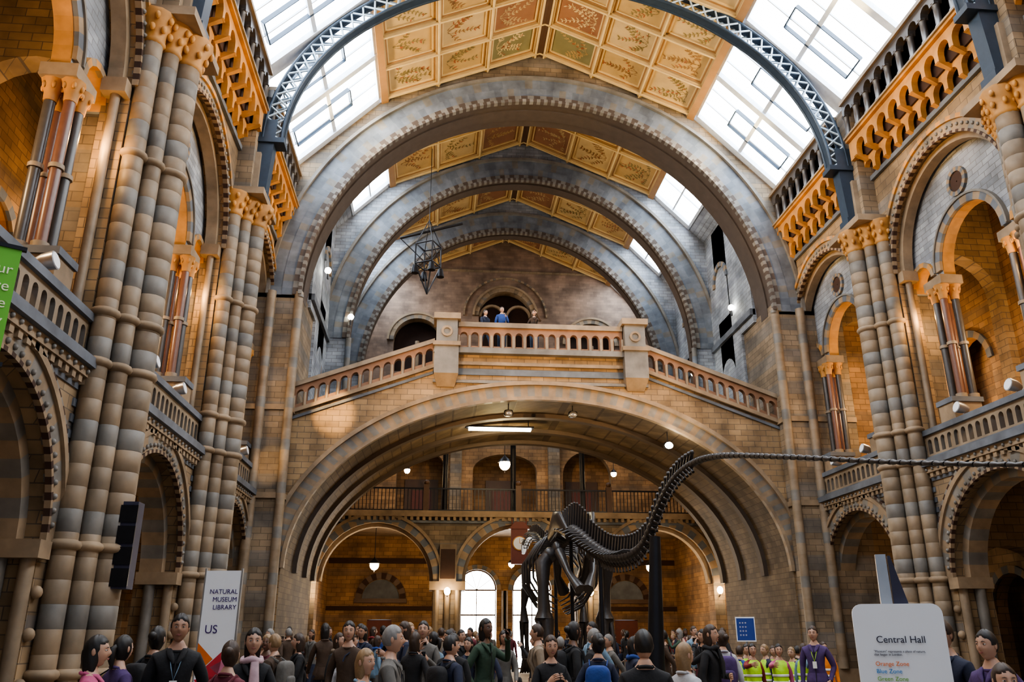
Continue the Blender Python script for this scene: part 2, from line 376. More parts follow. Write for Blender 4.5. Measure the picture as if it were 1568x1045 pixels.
# ------------------------------------------------------------------ roof : skylights + painted ceiling
def roofz(x):
    x=abs(x)
    if x<=6.1: return 23.5-2.6*x/6.1
    return 20.9-3.3*(x-6.1)/3.2
BAYS=[(-4,.6,2),(.6,7.6,3),(7.6,14.6,3),(14.6,21.6,3),(21.6,27.0,3),(28.6,33.3,2),(34.2,38.6,2),(39.4,43.5,2)]
wn=0
for s in(-1,1):
    for (a,b,nc) in BAYS:
        mb=MB(); far=a>28
        P0=(6.1,20.9); P1=(9.35,17.55) if not far else (7.7,19.25)
        nx,nz=.713,.701
        def pt(y,t,o=0): return (s*(P0[0]+(P1[0]-P0[0])*t+o*nx),y,P0[1]+(P1[1]-P0[1])*t+o*nz)
        def bar(y0,y1,t0,t1,o0,o1,m): mb.hexa([pt(y0,t0,o0),pt(y1,t0,o0),pt(y1,t1,o0),pt(y0,t1,o0),pt(y0,t0,o1),pt(y1,t0,o1),pt(y1,t1,o1),pt(y0,t1,o1)],m)
        mb.quad(pt(a,0,.1),pt(b,0,.1),pt(b,1,.1),pt(a,1,.1),1)
        e=.28
        bar(a,a+e,0,1,-.08,.12,0); bar(b-e,b,0,1,-.08,.12,0); bar(a,b,0,.04,-.08,.12,0); bar(a,b,.95,1,-.08,.12,0)
        nn=6 if not far else 3
        for i in range(1,nn):
            y=a+e+(b-a-2*e)*i/nn; big=(i==nn//2 and not far); ww=.12 if big else .018
            bar(y-ww,y+ww,0,1,-.1 if big else .03,.12,0)
        bar(a,b,.484,.516,-.02,.12,0)
        if not far:
            for (ya,yb) in((a+1.0,a+1.9),(b-1.9,b-1.0)):
                for yy in(ya,yb): bar(yy-.016,yy+.016,.3,.85,-.05,.1,2)
                for t in(.3,.85): bar(ya,yb,t-.005,t+.005,-.05,.1,2)
        wn+=1; mb.build('window_%d'%wn,[M_frame,M_glass,M_blue])
CM=[plain('ceiling_gold',(.46,.295,.115),.6,scale=2),plain('ceiling_pale_gold',(.50,.35,.165),.6,scale=2),plain('ceiling_green',(.20,.18,.085),.6,scale=2),
    plain('ceiling_rib_gilt',(.70,.51,.24),.45,scale=3),plain('ceiling_rust',(.34,.18,.07),.6,scale=3),plain('leaf_olive',(.20,.15,.055),.7),plain('leaf_brown',(.24,.125,.045),.7),plain('flower_red',(.33,.10,.04),.7),M_wood,plain('ceiling_russet',(.27,.125,.06),.6,scale=2)]
mb=MB()
for s in(-1,1):
    sl=math.hypot(6.1,2.6); dx,dz=6.1/sl,-2.6/sl
    def cp(y,t,o=0): return (s*(t*dx+o*(-dz)*-1),y,23.5+t*dz-o*dx)
    def cb(y0,y1,t0,t1,o0,o1,m): mb.hexa([cp(y0,t0,o0),cp(y1,t0,o0),cp(y1,t1,o0),cp(y0,t1,o0),cp(y0,t0,o1),cp(y1,t0,o1),cp(y1,t1,o1),cp(y0,t1,o1)],m)
    for bi,(a,b,nc) in enumerate(BAYS):
        cb(a,b,0,sl,-.25,-.05,8)
        rows=[0.25,2.3,4.35,sl-.2]
        for r in range(3):
            for c in range(nc):
                y0=a+.2+(b-a-.4)*c/nc; y1=a+.2+(b-a-.4)*(c+1)/nc
                t0,t1=rows[r],rows[r+1]
                base=(9 if c==1 else 2) if r==0 and c!=0 else (0 if (r+c)%2 else 1)
                cb(y0,y1,t0,t1,-.05,-.02,base)
                for (u0,u1,v0,v1) in((y0,y1,t0,t0+.16),(y0,y1,t1-.16,t1),(y0,y0+.16,t0,t1),(y1-.16,y1,t0,t1)): cb(u0,u1,v0,v1,-.02,.05,4)
                g=.16
                for (u0,u1,v0,v1) in((y0+g,y1-g,t0+g,t0+g+.05),(y0+g,y1-g,t1-g-.05,t1-g),(y0+g,y0+g+.05,t0+g,t1-g),(y1-g-.05,y1-g,t0+g,t1-g)): cb(u0,u1,v0,v1,-.02,.03,3)
                cy=(y0+y1)/2; hh=(t1-t0)/2-.3; hw=(y1-y0)/2-.3; ct=(t0+t1)/2
                def leaf(u,t,ang,ln,wd,mt):
                    ca,sa=math.cos(ang),math.sin(ang); q=[]
                    for (p,w_) in((0,0),(.3,1),(.7,.8),(1,0),(.7,-.8),(.3,-1)):
                        lu=p*ln;lw=w_*wd; q.append(cp(max(y0+.25,min(y1-.25,u+ca*lu-sa*lw)),max(t0+.25,min(t1-.25,t+sa*lu+ca*lw)),-.012))
                    mb.add(q,[tuple(range(6))],mt)
                fc=R.choice([5,6,6,5]) if base in(0,1) else R.choice([3,1,0])
                nb=R.randint(4,7)
                for k in range(nb):
                    ang=-pi/2+(k-(nb-1)/2)*.42+R.uniform(-.15,.15); u,t=cy+R.uniform(-.1,.1),ct+hh*.9
                    seg=8; st=hh*2/seg*R.uniform(.7,1)
                    for j in range(seg):
                        leaf(u,t,ang,st*1.1,.011,fc)
                        u+=math.cos(ang)*st; t+=math.sin(ang)*st; ang+=R.uniform(-.3,.3)
                        if j>0 and abs(u-cy)<hw:
                            for q in(-1,1): leaf(u,t,ang+q*R.uniform(.7,1.1),R.uniform(.09,.19),R.uniform(.02,.038),fc if R.random()<.85 else 7)
                    if R.random()<.5 and abs(u-cy)<hw:
                        for q in range(6): leaf(u,t,q*pi/3,.07,.025,7 if R.random()<.6 else 3)
        for c in range(nc+1):
            y=a+.2+(b-a-.4)*c/nc; ww=.10
            cb(y-ww,y+ww,0,sl,-.06,.12,1); cb(y-.035,y+.035,0,sl,.12,.18,3)
        for t in rows: cb(a,b,t-.09,t+.09,-.06,.12,1); cb(a,b,t-.03,t+.03,.12,.18,3)
        cb(a,b,sl-.22,sl+.05,-.3,.2,4); cb(a,b,0,.2,-.1,.16,8)
mb.build('ceiling',CM)
mb=MB()
for s in(-1,1):
    mb.hexa([(s*9.3,-4,17.4),(s*10.6,-4,17.4),(s*10.6,27.4,17.4),(s*9.3,27.4,17.4),(s*9.3,-4,17.6),(s*10.6,-4,17.6),(s*10.6,27.4,17.6),(s*9.3,27.4,17.6)],0)
mb.build('trim_1',[M_frame])

# ------------------------------------------------------------------ transverse stone arches
M_fg1=plain('arch_face_grey',(.175,.195,.225),.7,scale=5,bump=.2,grime=.4); M_fg2=plain('arch_face_buffgrey',(.205,.19,.168),.7,scale=5,bump=.2,grime=.4); M_fg3=plain('arch_face_slate',(.14,.16,.19),.7,scale=5,bump=.2,grime=.4)
TM=[M_lgt,M_fg3,M_vb,M_vd,M_gold,M_pier,M_fg1,M_fg2]
def rz(x): return roofz(x)+.15
def tarch(y0,th,hw,zs,rise,zb,outer,face):
    mb=MB(); mp=mapX(y0)
    zt=lambda x: max(rz(x) if abs(x)<9.3 else 17.7,zs+.1)
    panel(mb,mp,-outer,outer,zb,zt,[(0,hw,zs,rise,zb)],th,face,3,n=48,brk=(-9.3,-6.1,0,6.1,9.3))
    ring(mb,mp,0,zs,hw,rise,.22,-.12,.1,110,[7,3],gap=.0)
    ring(mb,mp,0,zs,hw-.10,rise-.10,.12,-.2,.0,190,[3,7])
    ring(mb,mp,0,zs,hw+.22,rise+.22,.38,-.05,.05,110,[6,1,6,7,6,1,6,6])
    ring(mb,mp,0,zs,hw+.60,rise+.60,.40,-.03,.05,100,[1,6,7,6,6,6,1])
    ring(mb,mp,0,zs,hw+1.0,rise+1.0,.12,-.16,.05,90,[7])
    ring(mb,mp,0,zs,hw-.06,rise-.06,.1,th*.3,th*.7,60,[3,3])
    for q in(-1,1):
        z=zb;i=0
        while z<zs:
            mb.tube([(q*(hw-.05),y0-.05,z),(q*(hw-.05),y0-.05,min(z+.5,zs))],.12,10,(7,6)[i%2],cap=False); z+=.5;i+=1
    return mb.build('transverse_arch',TM)
tarch(27.0,1.6,8.5,12.7,8.45,12.6,10.4,5)
tarch(33.3,.9,7.5,13.4,8.0,9.0,9.6,0)
tarch(38.6,.8,7.4,13.4,8.0,9.0,9.6,0)
for s in(-1,1):
    mb=MB()
    x0,x1=sorted((s*8.45,s*11.0))
    mb.box(x0,x1,27.0,30.0,0,13.0,0)
    x0,x1=sorted((s*8.38,s*11.0))
    for z in(0,5.7,8.6): mb.box(x0,x1,26.93,30.05,z,z+(.6 if z==0 else .18),2)
    for (xx,yy,r) in((8.5,27.0,.15),(9.42,26.95,.16)):
        z=.6;i=0
        while z<12.7:
            mb.tube([(s*xx,yy,z),(s*xx,yy,min(z+.35,12.8))],r,12,(3,5,3,1)[i%4],cap=False);z+=.35;i+=1
    mb.build('great_pier',[M_pier,M_sg,M_vb,M_sb,M_gold,M_sb2])
    mb=MB(); mp=lambda u,z,w,s=s:(s*(8.35+w),u,z)
    panel(mb,mp,30.0,43.5,8.7,18.6,[(31.7,.8,11.6,.8,9.0),(36.4,1.2,12.2,1.2,9.0),(41.4,1.2,12.2,1.2,9.0),(31.7,.7,15.9,.7,14.2),(36.4,.7,15.9,.7,14.2)],.7,0,1,n=12)
    ring(mb,mp,31.7,15.9,.7,.7,.2,-.08,.05,12,[2,3]); ring(mb,mp,36.4,15.9,.7,.7,.2,-.08,.05,12,[2,3]); ring(mb,mp,36.4,12.2,1.2,1.2,.25,-.08,.05,14,[2,3])
    mb.mbox(mp,30,43.5,0,8.7,.5,1.2,5)
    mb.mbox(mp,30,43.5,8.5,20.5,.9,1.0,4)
    mb.mbox(mp,28.6,43.5,13.2,13.45,-.12,.1,3)
    mb.hexa([mp(28.6,18.5,0),mp(43.5,18.5,0),mp(43.5,18.5,.9),mp(28.6,18.5,.9),mp(28.6,19.3,-.75),mp(43.5,19.3,-.75),mp(43.5,19.5,-.3),mp(28.6,19.5,-.3)],0)
    mb.mbox(mp,28.6,30.0,12.9,18.6,0,.7,0)
    mb.build('wall_far_'+('left' if s<0 else 'right'),[M_lgt,M_gold,M_vb,M_vg,M_rec,M_warm])
mb=MB(); mp=mapX(43.5)
panel(mb,mp,-9.9,9.9,0,6.6,[(-1.4,1.0,3.75,1.0,0),(1.4,1.0,3.75,1.0,0),(-6.2,.6,2.3,.02,0),(6.2,.6,2.3,.02,0)],.5,1,2,n=14)
panel(mb,mp,-9.9,9.9,6.6,12.5,[(-4.4,1.3,9.6,1.3,6.8),(0,1.7,9.8,.9,6.8),(4.4,1.3,9.6,1.3,6.8)],.5,1,2,n=14)
panel(mb,mp,-9.9,9.9,12.5,lambda x:min(rz(x),30) if abs(x)<9.3 else 17.7,[(0,1.5,18.6,1.5,16.2),(-4.9,1.3,17.0,1.3,15.2),(4.9,1.3,17.0,1.3,15.2)],.5,0,2,n=16,brk=(-9.3,-6.1,0,6.1,9.3))
for (c,z,h) in((0,18.6,1.5),(-4.9,17.0,1.3),(4.9,17.0,1.3)):
    ring(mb,mp,c,z,h,h,.25,-.12,.05,20,[2,7]); ring(mb,mp,c,z,h+.25,h+.25,.12,-.18,.05,30,[2])
    mb.mbox(mp,c-h,c+h,z-2.6,z-2.4,-.15,.1,2)
    mb.tube([(c,43.6,z-2.4),(c,43.6,z)],.12,10,2); 
ring(mb,mp,-.75,18.6,.6,.6,.12,.0,.2,12,[2]); ring(mb,mp,.75,18.6,.6,.6,.12,0,.2,12,[2])
ring(mb,mp,0,18.6,2.3,2.3,.1,-.08,.05,40,[2,7])
for z in(14.2,21.3): mb.mbox(mp,-7,7,z,z+.12,-.1,.05,7)
for c in(-1.4,1.4): ring(mb,mp,c,3.75,1.0,1.0,.22,-.1,.05,14,[2,3])
for q in(-1,1):
    ring(mb,mp,q*6.2,3.3,.95,.95,.3,-.12,.05,14,[4,5]); mb.mbox(mp,q*6.2-1.3,q*6.2+1.3,3.1,3.3,-.14,.05,5); ring(mb,mp,q*6.2,3.3,.02,.02,.9,-.05,.05,12,[3])
    mb.mbox(mp,q*6.2-.6,q*6.2+.6,0,2.3,.1,.2,6)
    mb.tube([mp(0,0,-.1),mp(0,3.7,-.1)],.16,10,2)
    mb.mbox(mp,q*3.1 if q>0 else -9,9 if q>0 else -3.1,5.0,5.25,-.1,.05,4); mb.mbox(mp,q*3.1 if q>0 else -9,9 if q>0 else -3.1,2.75,2.95,-.08,.05,4)
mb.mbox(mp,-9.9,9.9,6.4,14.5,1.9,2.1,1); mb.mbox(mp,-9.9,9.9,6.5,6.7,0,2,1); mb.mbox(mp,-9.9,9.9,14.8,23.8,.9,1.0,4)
for c in(-4.4,0,4.4): mb.mbox(mp,c-.9,c+.9,6.7,9.6,1.8,1.92,5); mb.mbox(mp,c-.55,c+.55,6.7,9.0,1.75,1.85,6)
for c in(-2.6,2.6): mb.mbox(mp,c-.3,c+.3,6.6,12.4,-.35,.05,7)
mb.build('wall_end',[M_endw,M_warm,M_vb,M_vg,M_rec,M_wood,M_rwood,M_pier])
for i,c in enumerate((-1.4,1.4)):
    mb=MB(); mp=mapX(43.75)
    N=14; P=[mp(c-1.0*math.cos(pi*k/N),3.75+math.sin(pi*k/N),0) for k in range(N+1)]
    mb.add([mp(c-1,0,0)]+P+[mp(c+1,0,0)],[tuple(range(N+3))],0)
    ring(mb,mp,c,3.75,.93,.93,.07,-.1,0,14,[1])
    for x in(-.98,-.02,.93): mb.mbox(mp,c+x,c+x+.04,0,3.8,-.1,0,1)
    for z in(.0,2.5,3.70): mb.mbox(mp,c-.96,c+.96,z,z+.07,-.1,0,1)
    for k in range(1,5): mb.tube([mp(c,3.75,-.05),mp(c+.95*math.cos(pi*k/5),3.75+.95*math.sin(pi*k/5),-.05)],.015,5,1)
    mb.build('door_%d'%(i+1),[M_door,M_wood])
mb=MB(); mp=mapX(36.0)
panel(mb,mp,-8.9,8.9,0,6.6,[(-6,2.4,3.7,2.4,0),(0,2.4,3.7,2.4,0),(6,2.4,3.7,2.4,0)],.8,0,1,n=24)
for c in(-6,0,6):
    ring(mb,mp,c,3.7,2.4,2.4,.3,-.1,.05,26,[2,3]); ring(mb,mp,c,3.7,2.7,2.7,.12,-.18,.05,44,[2]); ring(mb,mp,c,3.7,2.25,2.25,.15,.2,.6,26,[2])
for c in(-3,3):
    mb.mbox(mp,c-.75,c+.75,3.35,3.7,-.2,1.0,2); mb.mbox(mp,c-.35,c+.35,3.7,5.2,-.22,0,2)
    for k in(-.45,0,.45): mb.tube([mp(c+k,0,-.12),mp(c+k,3.35,-.12)],.12,10,4)
    mb.mbox(mp,c-.3,c+.3,3.8,5.0,-.25,-.2,5)
mb.mbox(mp,-8.9,8.9,6.35,6.6,-.25,7.6,2); mb.mbox(mp,-8.9,8.9,6.1,6.2,-.12,0,3)
x=-8.8
while x<8.8:
    mb.mbox(mp,x,x+.12,6.2,6.36,-.2,0,2); x+=.26
mb.build('gallery_screen',[M_pier,M_warm,M_vb,M_vg,M_sb,M_rec])
mb=MB()
for z in(6.62,7.55): mb.box(-8.8,8.8,36.0,36.08,z,z+.06,0)
x=-8.8
while x<8.8:
    mb.box(x,x+.03,36.02,36.05,6.62,7.55,0); x+=.16
for k in range(-8,9,4):
    mb.box(k-.12,k+.12,35.95,36.2,6.6,7.75,1)
    mb.ell((k,36.07,7.85),(.12,.12,.12),8,6,1)
for k in(-3.2,-.2,2.9): 
    mb.tube([(k,36.4,6.6),(k,36.4,10.5)],.12,8,0); mb.ell((k,36.4,10.5),(.18,.18,.16),8,6,0)
mb.build('gallery_railing',[M_iron,M_wood])
mb=MB(); mb.box(-.35,.35,35.65,35.85,4.4,5.85,1)
mb.hexa([(-.45,35.6,5.85),(.45,35.6,5.85),(.45,35.9,5.85),(-.45,35.9,5.85),(-.2,35.6,6.15),(.2,35.6,6.15),(.2,35.9,6.15),(-.2,35.9,6.15)],1)
mb.tube([(0,35.66,5.25),(0,35.6,5.25)],.3,24,2); mb.tube([(0,35.6,5.25),(0,35.57,5.25)],.26,24,0)
mb.box(-.01,.01,35.55,35.57,5.25,5.45,2); mb.box(0,.14,35.55,35.57,5.24,5.26,2)
for q in(-1,1): mb.tube([(q*.3,35.75,5.8),(q*.3,35.75,6.3)],.03,6,1)
mb.build('wall_clock',[M_white,M_rwood,M_gold])

# ------------------------------------------------------------------ bridge
PX=3.35
mb=MB(); mp=mapX(27.6)
def bt(x):
    x=abs(x)
    if x<=PX+.05: return 10.95
    return 10.55-(x-PX-.05)*.37
panel(mb,mp,-8.5,8.5,0,bt,[(0,8.4,3.6,5.8,0)],7.0,0,1,n=48,brk=(-PX-.06,-PX-.05,PX+.05,PX+.06))
mb.box(-3.2,3.2,28.1,34.4,10.95,11.25,2)      # raised landing behind the parapet
ring(mb,mp,0,3.6,8.3,5.7,.12,-.1,.1,90,[2,6]); ring(mb,mp,0,3.6,8.42,5.82,.4,-.05,.05,110,[3,6,3,2]); ring(mb,mp,0,3.6,8.82,6.22,.14,-.16,.05,100,[2],t0=.2,t1=pi-.2)
for yy in(2.2,4.6,6.7): ring(mb,mp,0,3.6,8.25,5.65,.2,yy,yy+.35,60,[5])
for z,d,h,m_ in((9.85,.10,.10,3),(10.15,.06,.22,4),(10.5,.12,.12,2),(10.9,.26,.2,3)): mb.mbox(mp,-3.8,3.8,z,z+h,-d,.1,m_)
for q in(-1,1):
    mb.mbox(mp,q*PX-.42,q*PX+.42,10.1,11.2,-.38,.5,3); mb.mbox(mp,q*PX-.48,q*PX+.48,11.1,11.25,-.45,.55,2)
    mb.mbox(mp,q*PX-.37,q*PX+.37,11.2,12.15,-.33,.45,3); mb.mbox(mp,q*PX-.47,q*PX+.47,12.1,12.32,-.43,.55,2)
    mb.hexa([mp(q*PX-.3,9.7,-.05),mp(q*PX+.3,9.7,-.05),mp(q*PX+.3,9.7,0),mp(q*PX-.3,9.7,0),mp(q*PX-.42,10.1,-.38),mp(q*PX+.42,10.1,-.38),mp(q*PX+.42,10.1,0),mp(q*PX-.42,10.1,0)],2)
    ring(mb,mp,q*PX,11.65,.12,.12,.08,-.38,-.3,16,[2],t0=0,t1=2*pi)
    def sl(u,z,w,q=q): return mp(q*u,z-(u-PX-.05)*.37,w)
    mb.mbox(sl,PX+.1,8.45,10.5,10.64,-.14,.3,2); mb.mbox(sl,PX+.1,8.45,10.3,10.4,-.06,.0,4)
mb.build('stone_bridge',[M_buff,M_vault,M_vb,M_sg,M_vg,M_vd,M_sb2])
mb=MB(); mp=mapX(27.55)
n=15; st=2*(PX-.4)/n; U=PX-.4
ops=[(-U+st*(i+.5),.125,11.62,.125,11.22) for i in range(n)]
panel(mb,mp,-U,U,11.1,11.92,ops,.22,0,0,n=8); mb.mbox(mp,-U,U,11.92,12.1,-.08,.3,1)
for i in range(n+1): mb.tube([mp(-U+st*i,11.1,-.03),mp(-U+st*i,11.6,-.03)],.06,8,1)
for q in(-1,1):
    def sl(u,z,w,q=q): return mp(q*u,z-(u-PX-.05)*.37,w)
    a=PX+.42; n=13; st=(8.45-a)/n
    ops=[(a+st*(i+.5),.12,11.15,.12,10.78) for i in range(n)]
    panel(mb,sl,a,8.45,10.64,11.42,ops,.22,0,0,n=8); mb.mbox(sl,a,8.45,11.42,11.58,-.08,.3,1)
    for i in range(n+1): mb.tube([sl(a+st*i,10.64,-.03),sl(a+st*i,11.1,-.03)],.055,8,1)
mb.build('bridge_balustrade',[plain('balustrade_red',(.26,.135,.075),.6,grime=.3),M_sb])

# ------------------------------------------------------------------ lamps
def pendant(loc,top,r=.16,e=60,name='pendant_lamp'):
    mb=MB(); x,y,z=loc
    mb.ell((x,y,z),(r,r,r*1.1),14,10,0); mb.tube([(x,y,z+r),(x,y,top)],.015,6,1)
    mb.lathe(x,y,[(r*1.3,z+r*.3),(r*.9,z+r*.9),(r*.3,z+r*1.4),(.02,z+r*1.7)],14,1); mb.tube([(x,y,z-r*1.1),(x,y,z-r*1.5)],[.05,.01],8,1)
    mb.build(name,[M_lampw,M_iron])
    if e: lamp('lamp_light','POINT',(x,y,z-.45),e,size=.15)
pendant((-6.2,38,4.5),6.35,.2,e=150); pendant((6.2,38,4.5),6.35,.2,e=150); pendant((0,39.5,4.7),6.35,.14,100)
pendant((-.4,38.6,9.2),12.5,.26,28); pendant((-5,39.5,9.0),12.5,.14,14); pendant((5,39.5,9.0),12.5,.14,14)
for (x,y,z) in((-8.7,36.0-.2,3.4),(-3,35.7,3.3),(3,35.7,3.3),(8.6,35.8,3.4)):
    mb=MB(); mb.ell((x,y,z),(.13,.13,.16),10,8,0); mb.tube([(x,y+.3,z-.2),(x,y+.1,z-.25),(x,y,z-.1)],.02,6,1); mb.build('wall_sconce',[M_lampw,M_iron]); lamp('sconce_light','POINT',(x,y-.3,z),55,size=.1)
mb=MB(); mb.box(-2.4,.0,30.9,31.15,9.02,9.1,0); mb.box(-2.5,.1,30.85,31.2,9.1,9.16,1)
for x in(-2.3,-.1): mb.tube([(x,31,9.15),(x,31,9.45)],.02,6,1)
mb.build('strip_light',[M_lampc,M_iron]); lamp('bridge_vault_light','POINT',(-1.1,31,8.5),150,(1,.78,.36),size=.2)
for (x,y,z) in((-1.1,28.3,9.0),(1.2,28.3,9.0),(4.6,28.3,7.95)):
    mb=MB(); mb.ell((x,y,z),(.17,.14,.12),12,8,0,.6); mb.ell((x,y-.1,z-.02),(.15,.09,.12),10,8,1); mb.tube([(x,y+.05,z),(x,y+.05,z+.5)],.02,6,0); mb.build('flood_lamp',[M_iron,M_lampc if x>3 else M_metal])
lamp('flood_light','SPOT',(4.6,27.9,7.7),300,(1,.85,.6),(3,33,2),.1,110)
lamp('flood_light','POINT',(4.6,27.3,7.8),60,(1,.85,.6),size=.1)
for s in(-1,1):
    for c in BC:
        lamp('gallery_light','POINT',(s*11.6,c,9.2),300,(1,.68,.37),size=.25)
        for q in(-1,1):
            lamp('column_uplight','POINT',(s*9.75,c+q*2.15,9.9),50,(1,.58,.22),size=.06)
            mb=MB(); x,y,z=s*9.62,c+q*1.0,6.98
            d=Vector((-s*.25,0,.06))
            mb.tube([Vector((x,y,z))-d*.5,Vector((x,y,z)),Vector((x,y,z))+d*.7],[.08,.13,.15],12,0); mb.tube([Vector((x,y,z))+d*.7,Vector((x,y,z))+d*.74],.13,12,1)
            mb.tube([(x,y,6.76),(x,y,z)],.025,6,0); mb.build('gallery_floodlight',[M_metal,M_white])
        lamp('aisle_light','POINT',(s*11.4,c,4.2),18,(1,.66,.36),size=.2)
        lamp('ceiling_uplight','SPOT',(s*8.3,c,17.9),1700,(1,.70,.30),(-s*3.2,c,22.4),.3,120,.8)
        lamp('cornice_light','SPOT',(s*6.2,c,12.8),380,(1,.58,.2),(s*9.3,c,15.6),.3,95,.8)
for y in(31,36.4,41.4):
    for s in(-1,1): lamp('ceiling_uplight','SPOT',(s*6.5,y,17.5),260,(1,.72,.36),(-s*2.5,y,22.4),.3,110,.8)
lamp('bridge_spot','SPOT',(-7.6,20.0,12.6),9000,(1,.60,.22),(-7.1,27.6,8.7),.05,11,.7)  # added spot, stands in for a sun patch on the bridge's left end
lamp('bridge_spot','SPOT',(-8.2,19.0,12.6),3500,(1,.62,.25),(-8.9,27.0,6.8),.05,7,.6)  # added spot, imitates the bright streak beside it on the pier
lamp('bridge_spot','SPOT',(-8.2,16.5,6.9),5200,(1,.62,.27),(-1.5,27.6,9.8),.2,44,.9)
lamp('bridge_spot','SPOT',(8.4,18,6.9),4600,(1,.62,.27),(1.5,27.6,9.8),.2,48,.9)
for (x,y,z) in((-7.4,33.1,14.3),(7.3,33.1,12.2),(8.2,30.4,14.2),(-8.1,30.4,15.2)):
    mb=MB(); mb.ell((x,y,z),(.13,.13,.13),10,8,0); mb.tube([(x,y,z-.3),(x,y+.15,z-.3)],.03,6,1); mb.tube([(x,y,z-.35),(x,y,z)],.03,6,1); mb.build('wall_sconce',[M_lampc,M_iron])
mb=MB(); cx,cy,cz=-4.2,31.5,16.4
for a in range(4):
    q=a*pi/2+.3; x=cx+.55*math.cos(q); y=cy+.55*math.sin(q)
    mb.tube([(x,y,cz+.6),(x,y,cz-.3)],.03,6,0); mb.tube([(x,y,cz+.6),(cx,cy,cz+1.8)],.02,6,0); mb.tube([(x,y,cz-.3),(cx,cy,cz-1.6)],.03,6,0)
    q2=q+pi/2; x2=cx+.55*math.cos(q2); y2=cy+.55*math.sin(q2)
    for z in(.6,-.3): mb.tube([(x,y,cz+z),(x2,y2,cz+z)],.03,6,0)
    mb.tube([(x,y,cz+.6),(x2,y2,cz-.3)],.02,6,0)
    mb.tube([(x,y,cz-.4),(x*1.0,y,cz-.75)],[.1,.16],10,0)
mb.tube([(cx,cy,cz+1.8),(cx,cy,21.8)],.015,6,0); mb.tube([(cx-1.2,cy,cz+.9),(cx+1.4,cy,cz+1.7)],.05,6,0); mb.tube([(cx-1.2,cy,cz+.9),(cx,cy,cz-.3)],.02,6,0)
mb.build('hanging_lighting_rig',[M_iron])
mb=MB(); s=-1; x=s*8.6; mb.box(x-.13,x+.13,14.4,14.7,2.3,3.7,0)
for k in range(4): mb.box(x-.14,x+.14,14.38,14.41,2.34+k*.34,2.62+k*.34,1)
mb.box(*sorted((x,s*8.9)),14.5,14.6,2.5,2.6,0); mb.box(*sorted((x,s*8.9)),14.5,14.6,3.3,3.4,0)
mb.build('loudspeaker',[M_ink,M_iron])

# ------------------------------------------------------------------ diplodocus skeleton
D=MB()
SP=[(33.2,4.9),(31.5,5.1),(29.5,4.9),(27.6,4.4),(26,3.95),(24.8,3.95),(23.4,4.1),(22.2,4.1),(21.2,4.05),(20.0,3.8),(18.4,3.4),(16.8,3.08),(15.2,2.95),(14.2,3.0),(13.6,3.18),(13.0,3.46),(12.2,3.74),(11.2,3.84),(10,3.72),(8.0,3.3),(6.0,2.85),(4.4,2.52),(2.8,2.25)]
def cr(P,t):
    i=int(t); f_=t-i; i=min(i,len(P)-2) if t<len(P)-1 else len(P)-2
    if t>=len(P)-1: f_=1
    p0,p1,p2,p3=P[max(i-1,0)],P[i],P[i+1],P[min(i+2,len(P)-1)]
    return tuple(.5*((2*b)+(c-a)*f_+(2*a-5*b+4*c-d)*f_*f_+(3*b-a-3*c+d)*f_**3) for a,b,c,d in zip(p0,p1,p2,p3))
samp=[cr(SP,i*.02) for i in range((len(SP)-1)*50+1)]
def crad(y):
    tb=[(2.8,.014),(6,.022),(9,.032),(11,.05),(12.2,.07),(13.5,.09),(15,.11),(17,.13),(19,.16),(21,.2),(23,.2),(25,.19),(27,.15),(30,.11),(33.2,.08)]
    for (a,ra),(b,rb) in zip(tb,tb[1:]):
        if y<=b: return ra+(rb-ra)*max(0,(y-a)/(b-a))
    return tb[-1][1]
path=[Vector((0,y,z)) for y,z in samp]
acc=0; last=path[0]; i=1
while i<len(path):
    acc+=(path[i]-path[i-1]).length
    y=path[i].y; r=crad(y); ln=max(.13,min(.36,r*2.2)) if y<22 else .34
    if y>26: ln=.46
    if acc>=ln:
        a=last; b=path[i]; t=(b-a).normalized(); mid=(a+b)/2; up=Vector((0,0,1))-t*t.z; up.normalize(); sd=Vector((1,0,0))
        q=.1*(b-a)
        D.tube([a+q*.5,a+q*1.3,mid,b-q*1.3,b-q*.5],[r*.85,r*1.05,r*.66,r*1.05,r*.85],10,0)
        L_=(b-a).length
        if y>11.0:
            sh= r*1.9 if y<14 else (r*2.2 if y<19 else (r*2.7 if y<27 else r*2.0))
            base=mid+up*r*.6; tip=mid+up*(r+sh)+t*(.10 if y<22 else 0)
            w=L_*.13
            D.hexa([base-t*w-sd*.03,base+t*w-sd*.03,base+t*w+sd*.03,base-t*w+sd*.03,tip-t*w*1.3-sd*.02,tip+t*w*1.3-sd*.02,tip+t*w*1.3+sd*.02,tip-t*w*1.3+sd*.02],0)
            D.ell(tip,(.035,.05,.04),6,5,0)
            if y>14.5:
                for s in(-1,1): D.tube([mid+up*r*.5,mid+sd*s*r*1.9+up*r*.7,mid+sd*s*r*2.6+up*r*.4],[r*.3,r*.18,r*.1],6,0)
            if y<20.5:
                for s in(-1,1): D.tube([mid-up*r*.9+sd*s*r*.5,mid-up*r*1.6+t*.05,mid-up*(r*2.3)+t*.1],[.024,.022,.022],6,0)
            if y>27:
                for s in(-1,1): D.tube([mid+sd*s*r-up*r*.6,mid+sd*s*r*1.2-up*r*1.0-t*.35],[.03,.012],5,0)
        last=b; acc=0
    i+=1
for k in range(11):
    y=22.7+k*.29; z=4.08-.02*k; wd=.72+.32*math.sin(pi*(k+1)/12); dp=1.0+.45*math.sin(pi*(k+2.5)/13)
    for s in(-1,1):
        D.tube([(s*.12,y,z+.1),(s*wd*.65,y-.03,z+.02),(s*wd,y-.02,z-.35*dp),(s*wd*.98,y+.05,z-.75*dp),(s*wd*.6,y+.14,z-1.15*dp),(s*.22,y+.18,z-1.28*dp)],[.04,.042,.036,.032,.028,.02],6,0)
